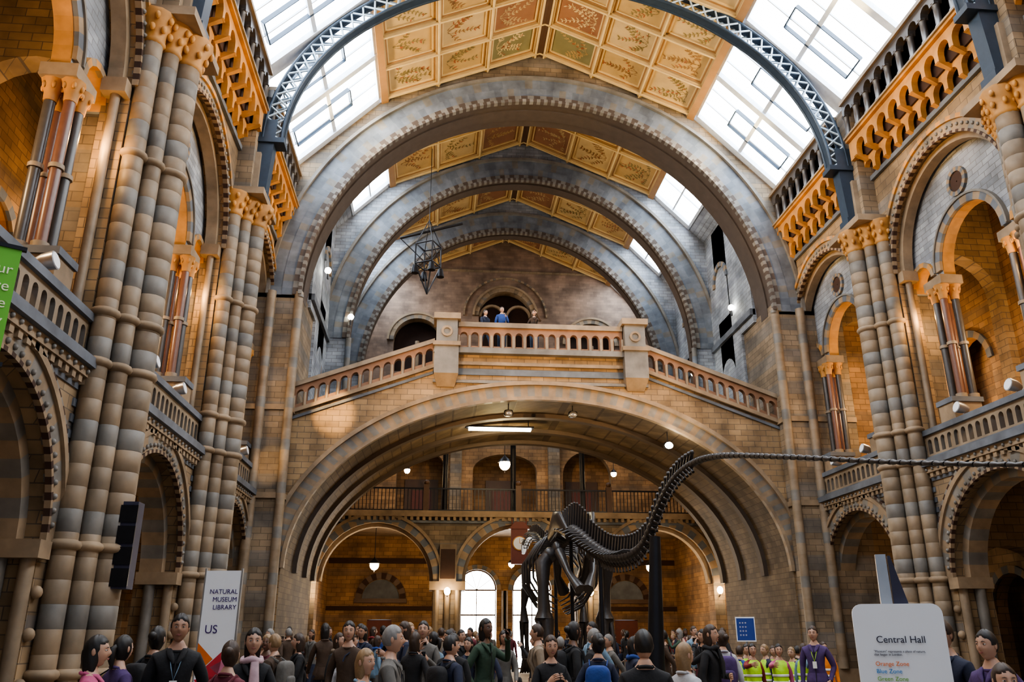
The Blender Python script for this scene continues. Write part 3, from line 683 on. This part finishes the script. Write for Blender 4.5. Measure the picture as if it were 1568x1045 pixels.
ZS=-.35
for s in(-1,1):
    def z_(p): return (p[0],p[1],p[2]+ZS*max(0,min(1,(p[2]-.55)/3.4)))
    def DT(pts,*a,**k): D.tube([z_(p) for p in pts],*a,**k)
    def DE(c,*a,**k): D.ell(z_(c),*a,**k)
    DT([(s*.32,20.5,4.3),(s*.42,21.0,4.62),(s*.45,21.6,4.7),(s*.5,22.4,4.4)],[(.05,.15),(.08,.30),(.08,.30),(.05,.14)],10,0,up=(1,0,0))
    DE((s*.45,21.35,3.98),(.13,.22,.22),12,8,0)
    DT([(s*.42,21.5,3.9),(s*.35,22.0,3.3),(s*.15,22.3,2.9)],[.15,.09,.16],8,0)
    DT([(s*.42,21.1,3.9),(s*.3,20.5,3.3),(s*.1,20.1,2.85)],[.14,.08,.14],8,0)
    DT([(s*.2,21.3,4.3),(s*.45,21.3,4.4)],.14,8,0)
    hy=21.25+ (.35 if s>0 else -.3)
    DE((s*.62,21.35,3.85),(.19,.19,.19),10,8,0)
    DT([(s*.6,21.35,3.9),(s*.82,21.38,3.6),(s*.84,hy+.2,2.95),(s*.82,hy+.25,2.35),(s*.82,hy+.25,2.15)],[.16,.21,.14,.16,.24],12,0)
    DE((s*.82,hy+.26,2.12),(.24,.2,.17),10,8,0)
    DT([(s*.75,hy+.2,2.1),(s*.75,hy+.05,1.5),(s*.77,hy-.02,.98)],[.18,.11,.15],10,0)
    DT([(s*.95,hy+.2,2.05),(s*.98,hy+.02,1.5),(s*.92,hy-.02,.98)],[.08,.055,.08],8,0)
    DE((s*.82,hy-.02,.9),(.21,.21,.13),10,8,0)
    for k in range(5):
        an=(k-2)*.33; dx=math.sin(an);dy=math.cos(an)
        DT([(s*.82+dx*.08,hy+dy*.05,.86),(s*.82+dx*.26,hy+dy*.3,.68),(s*.82+dx*.36,hy+dy*.46,.59),(s*.82+dx*.4,hy+dy*.56,.56)],[.08,.06,.07,.02],8,0)
    DT([(s*.55,24.3,4.25),(s*.78,25.0,3.8),(s*.72,25.7,3.15)],[(.04,.17),(.05,.11),(.07,.22)],10,0,up=(1,0,0))
    fy=25.6+(.25 if s<0 else -.2)
    DE((s*.78,25.6,3.15),(.15,.17,.15),10,8,0)
    DT([(s*.8,25.6,3.15),(s*.86,fy-.15,2.6),(s*.84,fy-.2,2.1)],[.15,.08,.14],10,0)
    DT([(s*.8,fy-.2,2.1),(s*.76,fy-.05,1.5),(s*.74,fy,1.0)],[.09,.06,.08],8,0); DT([(s*.92,fy-.22,2.15),(s*.9,fy-.05,1.5),(s*.84,fy,1.0)],[.08,.05,.07],8,0)
    for k in range(5):
        an=(k-2)*.4; DT([(s*.78+math.sin(an)*.08,fy+math.cos(an)*.05,.98),(s*.78+math.sin(an)*.16,fy+math.cos(an)*.15,.62),(s*.78+math.sin(an)*.2,fy+math.cos(an)*.27,.56)],[.055,.05,.03],7,0)
D.tube([(0,33.1,4.95),(0,33.35,5.02),(0,33.7,4.95),(0,34.0,4.82),(0,34.12,4.74)],[(.07,.06),(.13,.14),(.12,.11),(.1,.07),(.07,.03)],12,0,up=(1,0,0))
D.tube([(0,33.3,4.84),(0,33.7,4.76),(0,34.05,4.68)],[(.1,.03),(.09,.03),(.07,.025)],10,0,up=(1,0,0))
dip=D.build('diplodocus_skeleton',[M_bone])
mb=MB()
mb.tube([(-.12,13.45,0),(0.02,13.4,3.1)],[.17,.09],8,0); mb.box(-.35,.15,13.2,13.7,0,.08,0)
for y,z in((24.9,3.8),(21.9,3.9),(18.0,3.2)): mb.tube([(0,y,.5),(0,y,z)],.05,8,0)
mb.build('skeleton_support_posts',[M_iron])
mb=MB(); mb.box(-1.6,1.6,17.5,27.2,0,.42,0); mb.box(-1.7,1.7,17.4,27.3,.42,.52,1)
for x in(-2.1,2.1):
    for k in range(7):
        y=17+k*1.7; mb.tube([(x,y,0),(x,y,.95)],.03,8,2); mb.tube([(x,y,0),(x,y,.03)],.14,12,2)
        if k<6: mb.tube([(x,y,.9),(x,y+.85,.78),(x,y+1.7,.9)],.018,6,3)
mb.build('display_plinth',[M_pier,M_vb,M_metal,M_rwood])

# ------------------------------------------------------------------ signs and banners
def text(s_,loc,size,mat,parent,align='LEFT',rot=(pi/2,0,0)):
    cu=bpy.data.curves.new('lettering','FONT'); cu.body=s_; cu.size=size; cu.align_x=align; cu.extrude=.001; cu.materials.append(mat)
    o=bpy.data.objects.new('lettering',cu); SC.objects.link(o); o.parent=parent; o.location=loc; o.rotation_euler=rot; return o
mb=MB()
pts=[(-.255,.95),(.255,.95)]+[(.255-.06+.06*math.cos(pi/2*k/6),1.72+.06*math.sin(pi/2*k/6)) for k in range(7)]+[(-.255+.06-.06*math.sin(pi/2*k/6),1.72+.06*math.cos(pi/2*k/6)) for k in range(7)]
n=len(pts); mb.add([(x,-.02,z) for x,z in pts]+[(x,.02,z) for x,z in pts],[tuple(range(n)),tuple(range(2*n-1,n-1,-1))]+[(i,(i+1)%n,n+(i+1)%n,n+i) for i in range(n)],0)
mb.hexa([(-.1,.03,0),(0,.03,0),(0,.07,0),(-.1,.07,0),(-.07,.03,2.08),(-.01,.03,2.08),(-.01,.07,2.08),(-.07,.07,2.08)],1)
mb.hexa([(0,.02,1.7),(.1,.02,1.7),(.1,.1,1.7),(0,.1,1.7),(-.0,.03,2.07),(.015,.03,2.07),(.015,.07,2.07),(0,.07,2.07)],2)
mb.lathe(-.05,.05,[(.22,0),(.22,.03),(.03,.06)],20,1)
sg=mb.build('information_sign',[M_white,M_metal,M_ink]); sg.location=(-.68,5.1,0); sg.rotation_euler=(0,0,math.radians(-22))
text('Central Hall',(-.0,-.025,1.555),.056,M_ink,sg,'CENTER')
text('"Museum" represents a place of nature,\nthat began in London.',(-.16,-.025,1.50),.018,M_ink,sg)
for i,(t,c) in enumerate((('Orange Zone',(.8,.2,.03)),('Blue Zone',(.02,.25,.6)),('Green Zone',(.2,.45,.05)),('Red Zone',(.6,.02,.03)))):
    text(t,(-.16,-.025,1.425-.042*i),.034,plain('ink_%d'%i,c,.6,noise=.02),sg)
mb=MB(); mb.box(-.24,.24,-.015,.015,.3,2.42,0); mb.box(-.26,-.24,-.02,.02,0,2.45,1); mb.box(.24,.26,-.02,.02,0,2.45,1); mb.box(-.3,.3,-.2,.2,0,.04,1)
for (x0,z0,x1,z1,x2,z2,mt) in((-.24,1.5,-.02,1.30,-.24,1.1,2),(-.2,1.12,.12,1.42,.05,1.0,3),(-.05,1.2,.22,1.34,.2,1.02,4),(-.24,1.05,.1,1.1,.0,.7,3)): mb.add([(x0,-.018,z0),(x1,-.018,z1),(x2,-.018,z2)],[(0,1,2)],mt)
bn=mb.build('library_banner',[M_white,M_metal,plain('print_orange',(.7,.16,.02),.6),plain('print_red',(.5,.03,.05),.6),plain('print_pink',(.6,.2,.3),.6)]); bn.location=(-6.35,11.9,0); bn.rotation_euler=(0,0,math.radians(-8))
M_pur=plain('ink_purple',(.05,.02,.15),.6,noise=.02)
for i,t in enumerate(('NATURAL','MUSEUM','LIBRARY')): text(t,(.22,-.02,2.12-.1*i),.085,M_pur,bn,'RIGHT')
text('US',(0,-.02,1.62),.15,M_pur,bn,'RIGHT')
mb=MB(); mb.box(-.75,0,-.01,.01,0,.86,0); mb.box(-.78,.03,-.02,.02,.86,.89,1); mb.box(-.78,.03,-.02,.02,-.03,0,1); mb.tube([(-.75,.03,-3.4),(-.75,.03,.9)],.03,8,1)
gb=mb.build('green_banner',[plain('banner_green',(.14,.45,.04),.5,noise=.05),M_iron]); gb.location=(-6.60,5.8,3.40); gb.rotation_euler=(0,math.radians(0),math.radians(30))
M_yel=plain('ink_cream',(.85,.9,.6),.6,noise=.02)
for i,t in enumerate(('Dinosaur','store','open here','today')): text(t,(-.03,-.015,.66-.13*i),.11,M_yel,gb,'RIGHT')
mb=MB(); mb.box(-.22,.22,-.015,.015,1.45,2.0,0); mb.box(-.2,.2,-.02,-.015,1.48,1.97,1); mb.tube([(0,.03,0),(0,.03,1.9)],.025,8,2); mb.lathe(0,.03,[(.2,0),(.2,.03),(.02,.05)],16,2)
ib=mb.build('notice_board',[M_white,plain('notice_blue',(.02,.05,.25),.5),M_metal]); ib.location=(3.8,20,0); ib.rotation_euler=(0,0,-.3)
for k in range(4): text('* * *',(-.14,-.024,1.82-.09*k),.09,M_white,ib)

# ------------------------------------------------------------------ people
def skin_eval(V,E,Rd,root=0):
    me=bpy.data.meshes.new('tmp'); me.from_pydata(V,E,[]); ob=bpy.data.objects.new('tmp',me); SC.objects.link(ob)
    ob.modifiers.new('s','SKIN'); ss=ob.modifiers.new('u','SUBSURF'); ss.levels=2; ss.render_levels=2
    for i,r in enumerate(Rd):
        sv=me.skin_vertices[0].data[i]; sv.radius=r if isinstance(r,tuple) else (r,r); sv.use_root=(i==root)
    dg=bpy.context.evaluated_depsgraph_get(); dg.update(); ev=ob.evaluated_get(dg); m2=ev.to_mesh()
    vs=[tuple(v.co) for v in m2.vertices]; fs=[tuple(p.vertices) for p in m2.polygons]
    ev.to_mesh_clear(); bpy.data.objects.remove(ob); bpy.data.meshes.remove(me); return vs,fs

def head(mb,M,hair,fem):
    n,k=32,26
    g=math.exp
    vs=[];hv=[]
    for i in range(k+1):
        for j in range(n):
            th=pi*i/k; ph=2*pi*j/n
            x=.074*math.sin(th)*math.sin(ph); y=-.093*math.sin(th)*math.cos(ph); z=.118*math.cos(th)
            if z>0: x*=1+.04*math.sin(pi*z/.118)
            if z<0:
                t=-z/.118; x*=1-.26*t**2
                if y>0: y*=1-.25*t**1.2
                else: y*=1+.02*t
            y0=y
            if y<0:
                y*=1-.05*g(-(x/.05)**2)
                y-=.024*g(-((x/.012)**2+((z+.016)/.022)**2))+.010*g(-((x/.009)**2+((z-.008)/.02)**2))
                y+=.012*g(-(((abs(x)-.031)/.017)**2+((z-.012)/.014)**2))
                y-=.005*g(-((x/.024)**2+((z+.056)/.010)**2)); y+=.004*g(-((x/.03)**2+((z+.076)/.008)**2)); y-=.011*g(-((x/.028)**2+((z+.100)/.018)**2)); y-=.004*g(-((z-.036)/.011)**2-(x/.05)**2)
                y-=.004*g(-(((abs(x)-.045)/.016)**2+((z+.022)/.02)**2))
            vs.append(M@Vector((x,y,z)))
            a=abs((ph+pi)%(2*pi)-pi)
            line=.066-.035*(a/1.15)**2+.008*math.sin(ph*5+1)
            hide=(a<1.15 and z<line) or (not fem and z<-.060) or (not fem and a<1.75 and z<-.012)
            if hide: p=Vector((x*.85,y0*.85,z*.85))
            else:
                w=1.08+.03*math.sin(ph*9+z*60)+.018*math.sin(ph*17+z*25); p=Vector((x*w,y0*w+.006,z*(1.07+.02*math.sin(ph*5))+.006))
                if hair=='long' and z<0: t=-z/.118; p=Vector((x*w*(1+.22*t)/(1-.26*t**2+.001)*.95,y0*w+.015+.008*t,z*2.0+.01*math.sin(ph*6)))
                if hair=='long' and z<0 and i>=k-3: p=Vector((p.x*.9,abs(p.y)*.8+.02,-.235))
            hv.append(M@p)
    fs=[(i*n+j,(i+1)*n+j,(i+1)*n+(j+1)%n,i*n+(j+1)%n) for i in range(k) for j in range(n)]
    mb.add(vs,fs,0,True); mb.add(hv,fs,4,True)
    R3=M.to_3x3()
    for s in(-1,1):
        mb.ell(M@Vector((s*.031,-.0745,.012)),(.0125,.0095,.0060),10,8,5,M=R3); mb.ell(M@Vector((s*.031,-.0835,.012)),(.0052,.003,.0052),8,6,6,M=R3)
        mb.tube([M@Vector((s*.017,-.087,.031)),M@Vector((s*.031,-.0885,.035)),M@Vector((s*.046,-.080,.031))],[.002,.0034,.0015],6,4)
        mb.tube([M@Vector((s*.018,-.0815,.0160)),M@Vector((s*.031,-.0860,.0195)),M@Vector((s*.044,-.078,.0160))],[.0015,.003,.0012],6,0)
        mb.ell(M@Vector((s*.075,.008,-.002)),(.008,.018,.030),8,8,0,M=R3)
    mb.tube([M@Vector((-.023,-.088,-.055)),M@Vector((-.008,-.0955,-.0515)),M@Vector((0,-.096,-.0535)),M@Vector((.008,-.0955,-.0515)),M@Vector((.023,-.088,-.055))],[.001,.0036,.003,.0036,.001],6,7)
    mb.tube([M@Vector((-.020,-.088,-.057)),M@Vector((0,-.094,-.0615)),M@Vector((.020,-.088,-.057))],[.001,.0048,.001],6,7)
    if hair=='bun': mb.ell(M@Vector((0,.115,.03)),(.045,.042,.045),10,8,4,M=R3)
    if hair=='pony': mb.tube([M@Vector((0,.085,.03)),M@Vector((0,.13,0)),M@Vector((0,.125,-.1)),M@Vector((0,.11,-.18))],[.02,.035,.03,.008],8,4)

def hand(mb,w,d,side):
    w=Vector(w); d=Vector(d).normalized(); n_=Vector((side,0,0)); n_=(n_-d*n_.dot(d)).normalized()
    f_=d.cross(n_).normalized()
    if f_.y>0: f_=-f_
    mb.tube([w-d*.02,w+d*.02,w+d*.055,w+d*.09],[(.018,.026),(.016,.038),(.015,.042),(.011,.038)],10,0,up=n_)
    for k,(o,ln) in enumerate(((-.030,.066),(-.010,.076),(.011,.070),(.031,.055))):
        b=w+d*.082-f_*o*1.0; inn=-n_
        mb.tube([b-d*.015,b+d*ln*.35+inn*.002,b+d*ln*.7+inn*.012,b+d*ln*.92+inn*.026,b+d*ln*.98+inn*.034],[.0092,.009,.0082,.0074,.004],7,0)
    b=w+d*.03+f_*.034
    mb.tube([b-f_*.015,b+f_*.014+d*.022-n_*.008,b+f_*.02+d*.045-n_*.02,b+f_*.018+d*.06-n_*.026],[.013,.0115,.0095,.005],7,0)

def person(pose,hair='short',fem=False,extra=(),hyaw=0,htilt=0):
    A={'down':((.215,.02,1.11),(.225,-.05,.87)),'phone':((.20,-.06,1.12),(.09,-.30,1.26)),'raise':((.24,-.16,1.25),(.09,-.30,1.49)),
       'pocket':((.25,.07,1.12),(.19,-.04,.93)),'fold':((.22,-.02,1.12),(.02,-.22,1.13)),'swingf':((.20,-.08,1.12),(.19,-.28,.95)),'swingb':((.22,.16,1.13),(.22,.14,.88)),'point':((.28,-.22,1.33),(.31,-.46,1.37))}
    sh=.135 if fem else .155; k=.92 if fem else 1
    V=[(0,0,.96),(0,0,1.08),(0,-.005,1.24),(0,.003,1.365),(0,.010,1.455),(0,0,1.53)]
    Rd=[(.148,.112),(.125*k,.098),(.150*k,.114),(.105*k,.082),(.060*k,.060*k),(.055*k,.056*k)]
    E=[(i,i+1) for i in range(5)]
    wr=[]
    for s,arm in((-1,pose[0]),(1,pose[1])):
        e,w_=A[arm]; e=(s*e[0],e[1],e[2]); w_=(s*w_[0],w_[1],w_[2]); b=len(V)
        V+=[(s*sh,.005,1.365),tuple((a+c)/2 for a,c in zip((s*(sh+.035),0,1.34),e)),e,tuple((a+c)/2 for a,c in zip(e,w_)),w_]
        Rd+=[.062*k,.056*k,.047*k,.041*k,.032]
        E+=[(3,b),(b,b+1),(b+1,b+2),(b+2,b+3),(b+3,b+4)]; wr.append((w_,tuple(a-c for a,c in zip(w_,e)),s))
    st=pose[2]
    for s in(-1,1):
        b=len(V); f_={'stand':0,'walk':-.26*s,'stride':-.16*s}[st]
        kn=(s*.10,f_*.45-.03,.52); an=(s*.105,f_+.02,.09)
        V+=[(s*.09,0,.88),(s*.098,f_*.22-.01,.70),kn,(s*.102,(kn[1]+an[1])/2+.015,.30),an,(s*.115,an[1]-.10,.045),(s*.12,an[1]-.17,.035)]
        Rd+=[(.098,.10),.084,.064,.058,.045,(.045,.035),(.035,.025)]
        E+=[(0,b)]+[(b+i,b+i+1) for i in range(6)]
    vs,fs=skin_eval(V,E,Rd)
    mb=MB()
    mb.v=[tuple(v) for v in vs]
    for f_ in fs:
        c=sum((Vector(vs[i]) for i in f_),Vector())/len(f_)
        m_=1
        if c.z>1.445 and abs(c.x)<.085: m_=0
        elif c.z<.085: m_=3
        elif c.z<.90 and abs(c.x)<.19: m_=2
        for (w_,d,s) in wr:
            w_=Vector(w_); dn=Vector(d).normalized()
            if (c-w_).dot(dn)>-.012 and (c-w_).length<.06 : m_=0
        mb.f.append(f_); mb.m.append(m_); mb.sm.append(True)
    for (w_,d,s) in wr: hand(mb,w_,d,s)
    mb.tube([(.066*math.cos(q)*k,.064*math.sin(q)+.010,1.440+.018*math.sin(q)) for q in [2*pi*i/16 for i in range(17)]],.015,6,1,cap=False)
    vs=[];n=24
    for (rx,ry,z) in((.142*k,.110,1.03),(.160*k+.012,.128,.93),(.168*k+.01,.138,.84),(.162*k+.01,.132,.838)):
        for j in range(n): q=2*pi*j/n; ww=1+.03*math.sin(q*5+z*9); vs.append((rx*ww*math.cos(q),ry*ww*math.sin(q),z))
    mb.add(vs,[(i*n+j,i*n+(j+1)%n,(i+1)*n+(j+1)%n,(i+1)*n+j) for i in range(3) for j in range(n)],1,True)
    if 'coat' in extra:
        mb.tube([(0,-.108,1.36),(0,-.124,1.25),(0,-.112,1.08),(0,-.138,.86)],[(.006,.004)]*4,6,3)
        for s in(-1,1): mb.tube([(s*.012,-.108,1.33),(s*.045,-.090,1.39),(s*.064,-.045,1.435),(s*.05,.05,1.46)],[(.012,.006),(.026,.010),(.026,.012),(.02,.012)],8,1)
        for s in(-1,1):
            for (w_,d,s2) in wr:
                if s2==s: dd=Vector(d).normalized(); mb.tube([Vector(w_)-dd*.035,Vector(w_)+dd*.008],[.038,.040],12,1)
    M=Matrix.Translation((0,-.016,1.608))@Matrix.Rotation(hyaw,4,'Z')@Matrix.Rotation(htilt,4,'X')@Matrix.Scale(.94,4)
    head(mb,M,hair,fem)
    if 'pack' in extra:
        mb.ell((0,.18,1.20),(.140,.085,.20),18,14,8,.55); mb.ell((0,.26,1.12),(.10,.04,.10),14,10,8,.55)
        for s in(-1,1): mb.tube([(s*.09,.12,1.38),(s*.10,.02,1.435),(s*.10,-.085,1.38),(s*.11,-.12,1.25),(s*.12,-.06,1.11),(s*.1,.12,1.06)],[(.008,.022)]*6,8,8)
    if 'scarf' in extra:
        mb.tube([(.078*math.cos(q),.078*math.sin(q)+.005,1.452+.012*math.sin(3*q)) for q in [2*pi*i/16 for i in range(17)]],.030,8,8,cap=False); mb.tube([(.03,-.09,1.44),(.04,-.135,1.28),(.03,-.14,1.10)],[(.035,.015),(.045,.012),(.04,.01)],8,8)
    if 'bag' in extra:
        mb.ell((.25,.02,.90),(.05,.15,.12),14,10,8,.6); mb.tube([(.23,.05,1.0),(.16,.09,1.38),(.11,.02,1.44),(0,-.11,1.34),(-.02,-.12,1.28)],.010,6,8)
    if 'vest' in extra:
        vs=[];n=24
        for (rx,ry,z) in((.08,.085,1.435),(.145,.105,1.385),(.170*k,.130,1.25),(.148*k,.120,1.08),(.168*k,.134,.93)):
            for j in range(n): q=2*pi*j/n; vs.append((rx*math.cos(q),ry*math.sin(q),z))
        mb.add(vs,[(i*n+j,i*n+(j+1)%n,(i+1)*n+(j+1)%n,(i+1)*n+j) for i in range(4) for j in range(n)],8,True)
        for z in(1.17,1.05): mb.tube([((.156*k+.008)*math.cos(q),(.128+.004)*math.sin(q),z) for q in [2*pi*i/24 for i in range(25)]],[(.022,.004)]*25,6,5,cap=False,up=(0,0,1))
    if 'phone' in extra:
        w_,d,s=wr[1]; w_=Vector(w_); d=Vector(d).normalized(); p=w_+d*.1
        mb.box(p.x-.05,p.x+.03,p.y-.022,p.y-.010,p.z-.02,p.z+.04,6)
    if 'lanyard' in extra:
        mb.tube([(.06,-.05,1.44),(.03,-.118,1.3),(0,-.132,1.2),(-.03,-.118,1.3),(-.06,-.05,1.44)],.004,5,8); mb.box(-.03,.03,-.142,-.134,1.1,1.2,5)
    return mb.mesh('visitor_figure',[PH]*9)
PH=plain('placeholder',(.5,.5,.5))
def cloth(n_,c): return plain('cloth_'+n_,c,.85,scale=14,noise=.2,bump=.4)
SK=[plain('skin_light',(.44,.26,.18),.5,noise=.05),plain('skin_tan',(.34,.19,.125),.5,noise=.05),plain('skin_dark',(.13,.065,.04),.5,noise=.05)]
HR={'black':plain('hair_black',(.012,.009,.008),.55,scale=60),'brown':plain('hair_brown',(.04,.021,.012),.55,scale=60),'blond':plain('hair_blond',(.24,.15,.075),.55,scale=60),'grey':plain('hair_grey',(.20,.19,.18),.6,scale=60)}
CL={k:cloth(k,v) for k,v in dict(black=(.011,.011,.013),navy=(.013,.018,.042),pink=(.42,.08,.17),grey=(.12,.112,.102),white=(.42,.42,.44),maroon=(.11,.018,.028),lblue=(.16,.25,.34),purple=(.065,.035,.12),beige=(.22,.17,.12),
   jeans=(.035,.055,.10),brown=(.055,.032,.019),hivis=(.48,.82,.04),orange=(.7,.2,.02),green=(.028,.055,.033),red=(.2,.022,.022),lpink=(.5,.35,.38),royal=(.02,.055,.22)).items()}
EYE=plain('eye_white',(.7,.7,.68),.3,noise=.02); PUP=plain('pupil_dark',(.01,.01,.01),.2,noise=.02); LIP=plain('lips',(.31,.11,.09),.5,noise=.05)
BASE={
 'm_stand':person(('down','down','stand'),'short',False,('coat',)),
 'm_lany':person(('down','pocket','stand'),'short',False,('coat','lanyard')),
 'm_walk':person(('swingf','swingb','walk'),'short',False,('coat',),.1),
 'm_pack':person(('pocket','down','stride'),'short',False,('pack',),-.3),
 'm_phone':person(('down','phone','stand'),'short',False,('phone',),0,-.1),
 'w_long':person(('down','fold','stand'),'long',True,('scarf','coat'),.1),
 'w_phone':person(('phone','phone','stand'),'long',True,('phone',),0,.1),
 'w_raise':person(('pocket','raise','stand'),'long',True,('phone','coat')),
 'w_bag':person(('down','swingf','stride'),'pony',True,('bag',),.25),
 'w_pack':person(('down','pocket','stand'),'bun',True,('pack',),.4),
 'w_walk':person(('swingb','swingf','walk'),'long',True,('coat',),-.2),
 'kid_vest':person(('down','down','stand'),'short',False,('vest',),.3),
 'kid_vest2':person(('point','down','stand'),'pony',True,('vest',),-.3)}
placed=[]
def put(kind,x,y,h=1.72,rot=0,top='black',tr='jeans',hair='brown',skin=0,acc='black',z=0):
    o=bpy.data.objects.new('museum_visitor',BASE[kind]); SC.objects.link(o)
    s=h/1.73; o.scale=(s,s,s); o.location=(x,y,z); o.rotation_euler=(0,0,rot)
    ms=[SK[skin],CL[top],CL[tr],CL['black'],HR[hair],EYE,PUP,LIP,CL[acc]]
    for sl_,m_ in zip(o.material_slots,ms): sl_.link='OBJECT'; sl_.material=m_
    placed.append((x,y)); return o
def P(kind,ratio,y,**k): return put(kind,-3.5+y*ratio,y,**k)
P('w_walk',-.368,6.5,h=1.60,rot=1.9,top='pink',tr='black',hair='black',acc='pink')
P('w_bag',-.340,7.7,h=1.6,rot=2.4,top='purple',hair='black')
P('w_pack',-.305,8.5,h=1.68,rot=2.6,top='black',hair='black')
P('m_lany',-.2807,7.9,h=1.78,rot=.25,top='black',tr='black',hair='black',acc='lblue',skin=1)
P('w_pack',-.2241,7.1,h=1.56,rot=2.8,top='maroon',hair='brown',acc='maroon')
P('w_long',-.1993,7.8,h=1.66,rot=.15,top='black',hair='black',acc='lpink')
P('m_walk',-.0474,7.5,h=1.68,rot=1.5,top='grey',tr='grey',hair='grey',acc='grey')
P('w_walk',-.0767,7.1,h=1.50,rot=1.2,top='lblue',hair='blond',acc='white')
P('m_pack',.019,9.4,h=1.60,rot=2.2,top='navy',hair='black',acc='black')
P('w_phone',.1336,8.9,h=1.6,rot=.1,top='black',hair='brown',acc='black')
P('w_pack',.1885,9.0,h=1.62,rot=2.9,top='navy',hair='black',acc='royal')
P('m_stand',.2422,6.4,h=1.64,rot=3.0,top='black',hair='black')
P('w_walk',.2886,7.5,h=1.54,rot=2.2,top='white',hair='blond',acc='white')
P('w_pack',.3356,11.4,h=1.66,rot=3.0,top='white',tr='jeans',hair='brown',acc='purple')
P('m_lany',.4463,13.5,h=1.74,rot=-.6,top='purple',tr='black',hair='brown',acc='hivis')
P('m_stand',.6085,6.8,h=1.72,rot=-1.2,top='navy',hair='brown',skin=1)
P('m_walk',.6621,6.3,h=1.64,rot=-1.3,top='purple',hair='black',acc='white')
P('w_bag',.6747,4.8,h=1.45,rot=-.5,top='black',hair='brown',skin=0)
for (r_,y,k,t) in((.355,14.3,'kid_vest','royal'),(.370,13.6,'kid_vest2','red'),(.386,14.6,'kid_vest','navy'),(.402,13.7,'kid_vest2','pink'),(.418,14.7,'kid_vest','maroon'),(.432,13.9,'kid_vest','lblue'),(.363,15.6,'kid_vest','navy'),(.395,15.9,'kid_vest2','green'),(.457,15.6,'kid_vest','orange'),(.425,16.0,'kid_vest','black')):
    P(k,r_,y,h=1.46+R.uniform(-.08,.08),rot=R.uniform(0,6.28),top=t,hair=R.choice(['black','brown','blond']),acc='hivis' if t!='orange' else 'orange')
kinds=[k for k in BASE if not k.startswith('kid')]
tops=['black','black','navy','grey','brown','black','white','maroon','beige','green','black','navy','lblue','navy','black','brown','black','grey']
tries=0; cnt=0
while cnt<140 and tries<12000:
    tries+=1
    y=R.uniform(10.5,31.5); r_=R.uniform(-.205,.34) if y<27 else R.uniform(-.10,.34); x=-3.5+y*r_
    if y<19 and R.random()<.35: continue
    if 16.6<y<28 and abs(x)<2.4: continue
    if abs(x)>8.0: continue
    if -.7<x<.7 and 12.9<y<14.1: continue
    if any((x-a)**2+(y-b)**2<.36 for a,b in placed): continue
    put(R.choice(kinds),x,y,h=R.uniform(1.56,1.82),rot=R.uniform(0,6.28),top=R.choice(tops),tr=R.choice(['jeans','black','beige','navy','grey']),hair=R.choice(['black','brown','brown','brown','black','blond','grey','black']),skin=R.choice([0,0,0,1,2]),acc=R.choice(['black','navy','red','royal','grey','beige'])); cnt+=1
put('m_phone',-1.35,28.3,h=1.80,rot=.1,top='royal',hair='black',z=11.25); put('w_raise',-.15,28.35,h=1.72,rot=-.1,top='brown',hair='brown',z=11.25); put('m_walk',-1.95,28.5,h=1.74,rot=.6,top='navy',hair='black',z=11.25)
put('m_stand',10.9,18.3,h=1.8,rot=-1.57,top='white',hair='brown',z=5.93)
print('objects',len(bpy.data.objects))
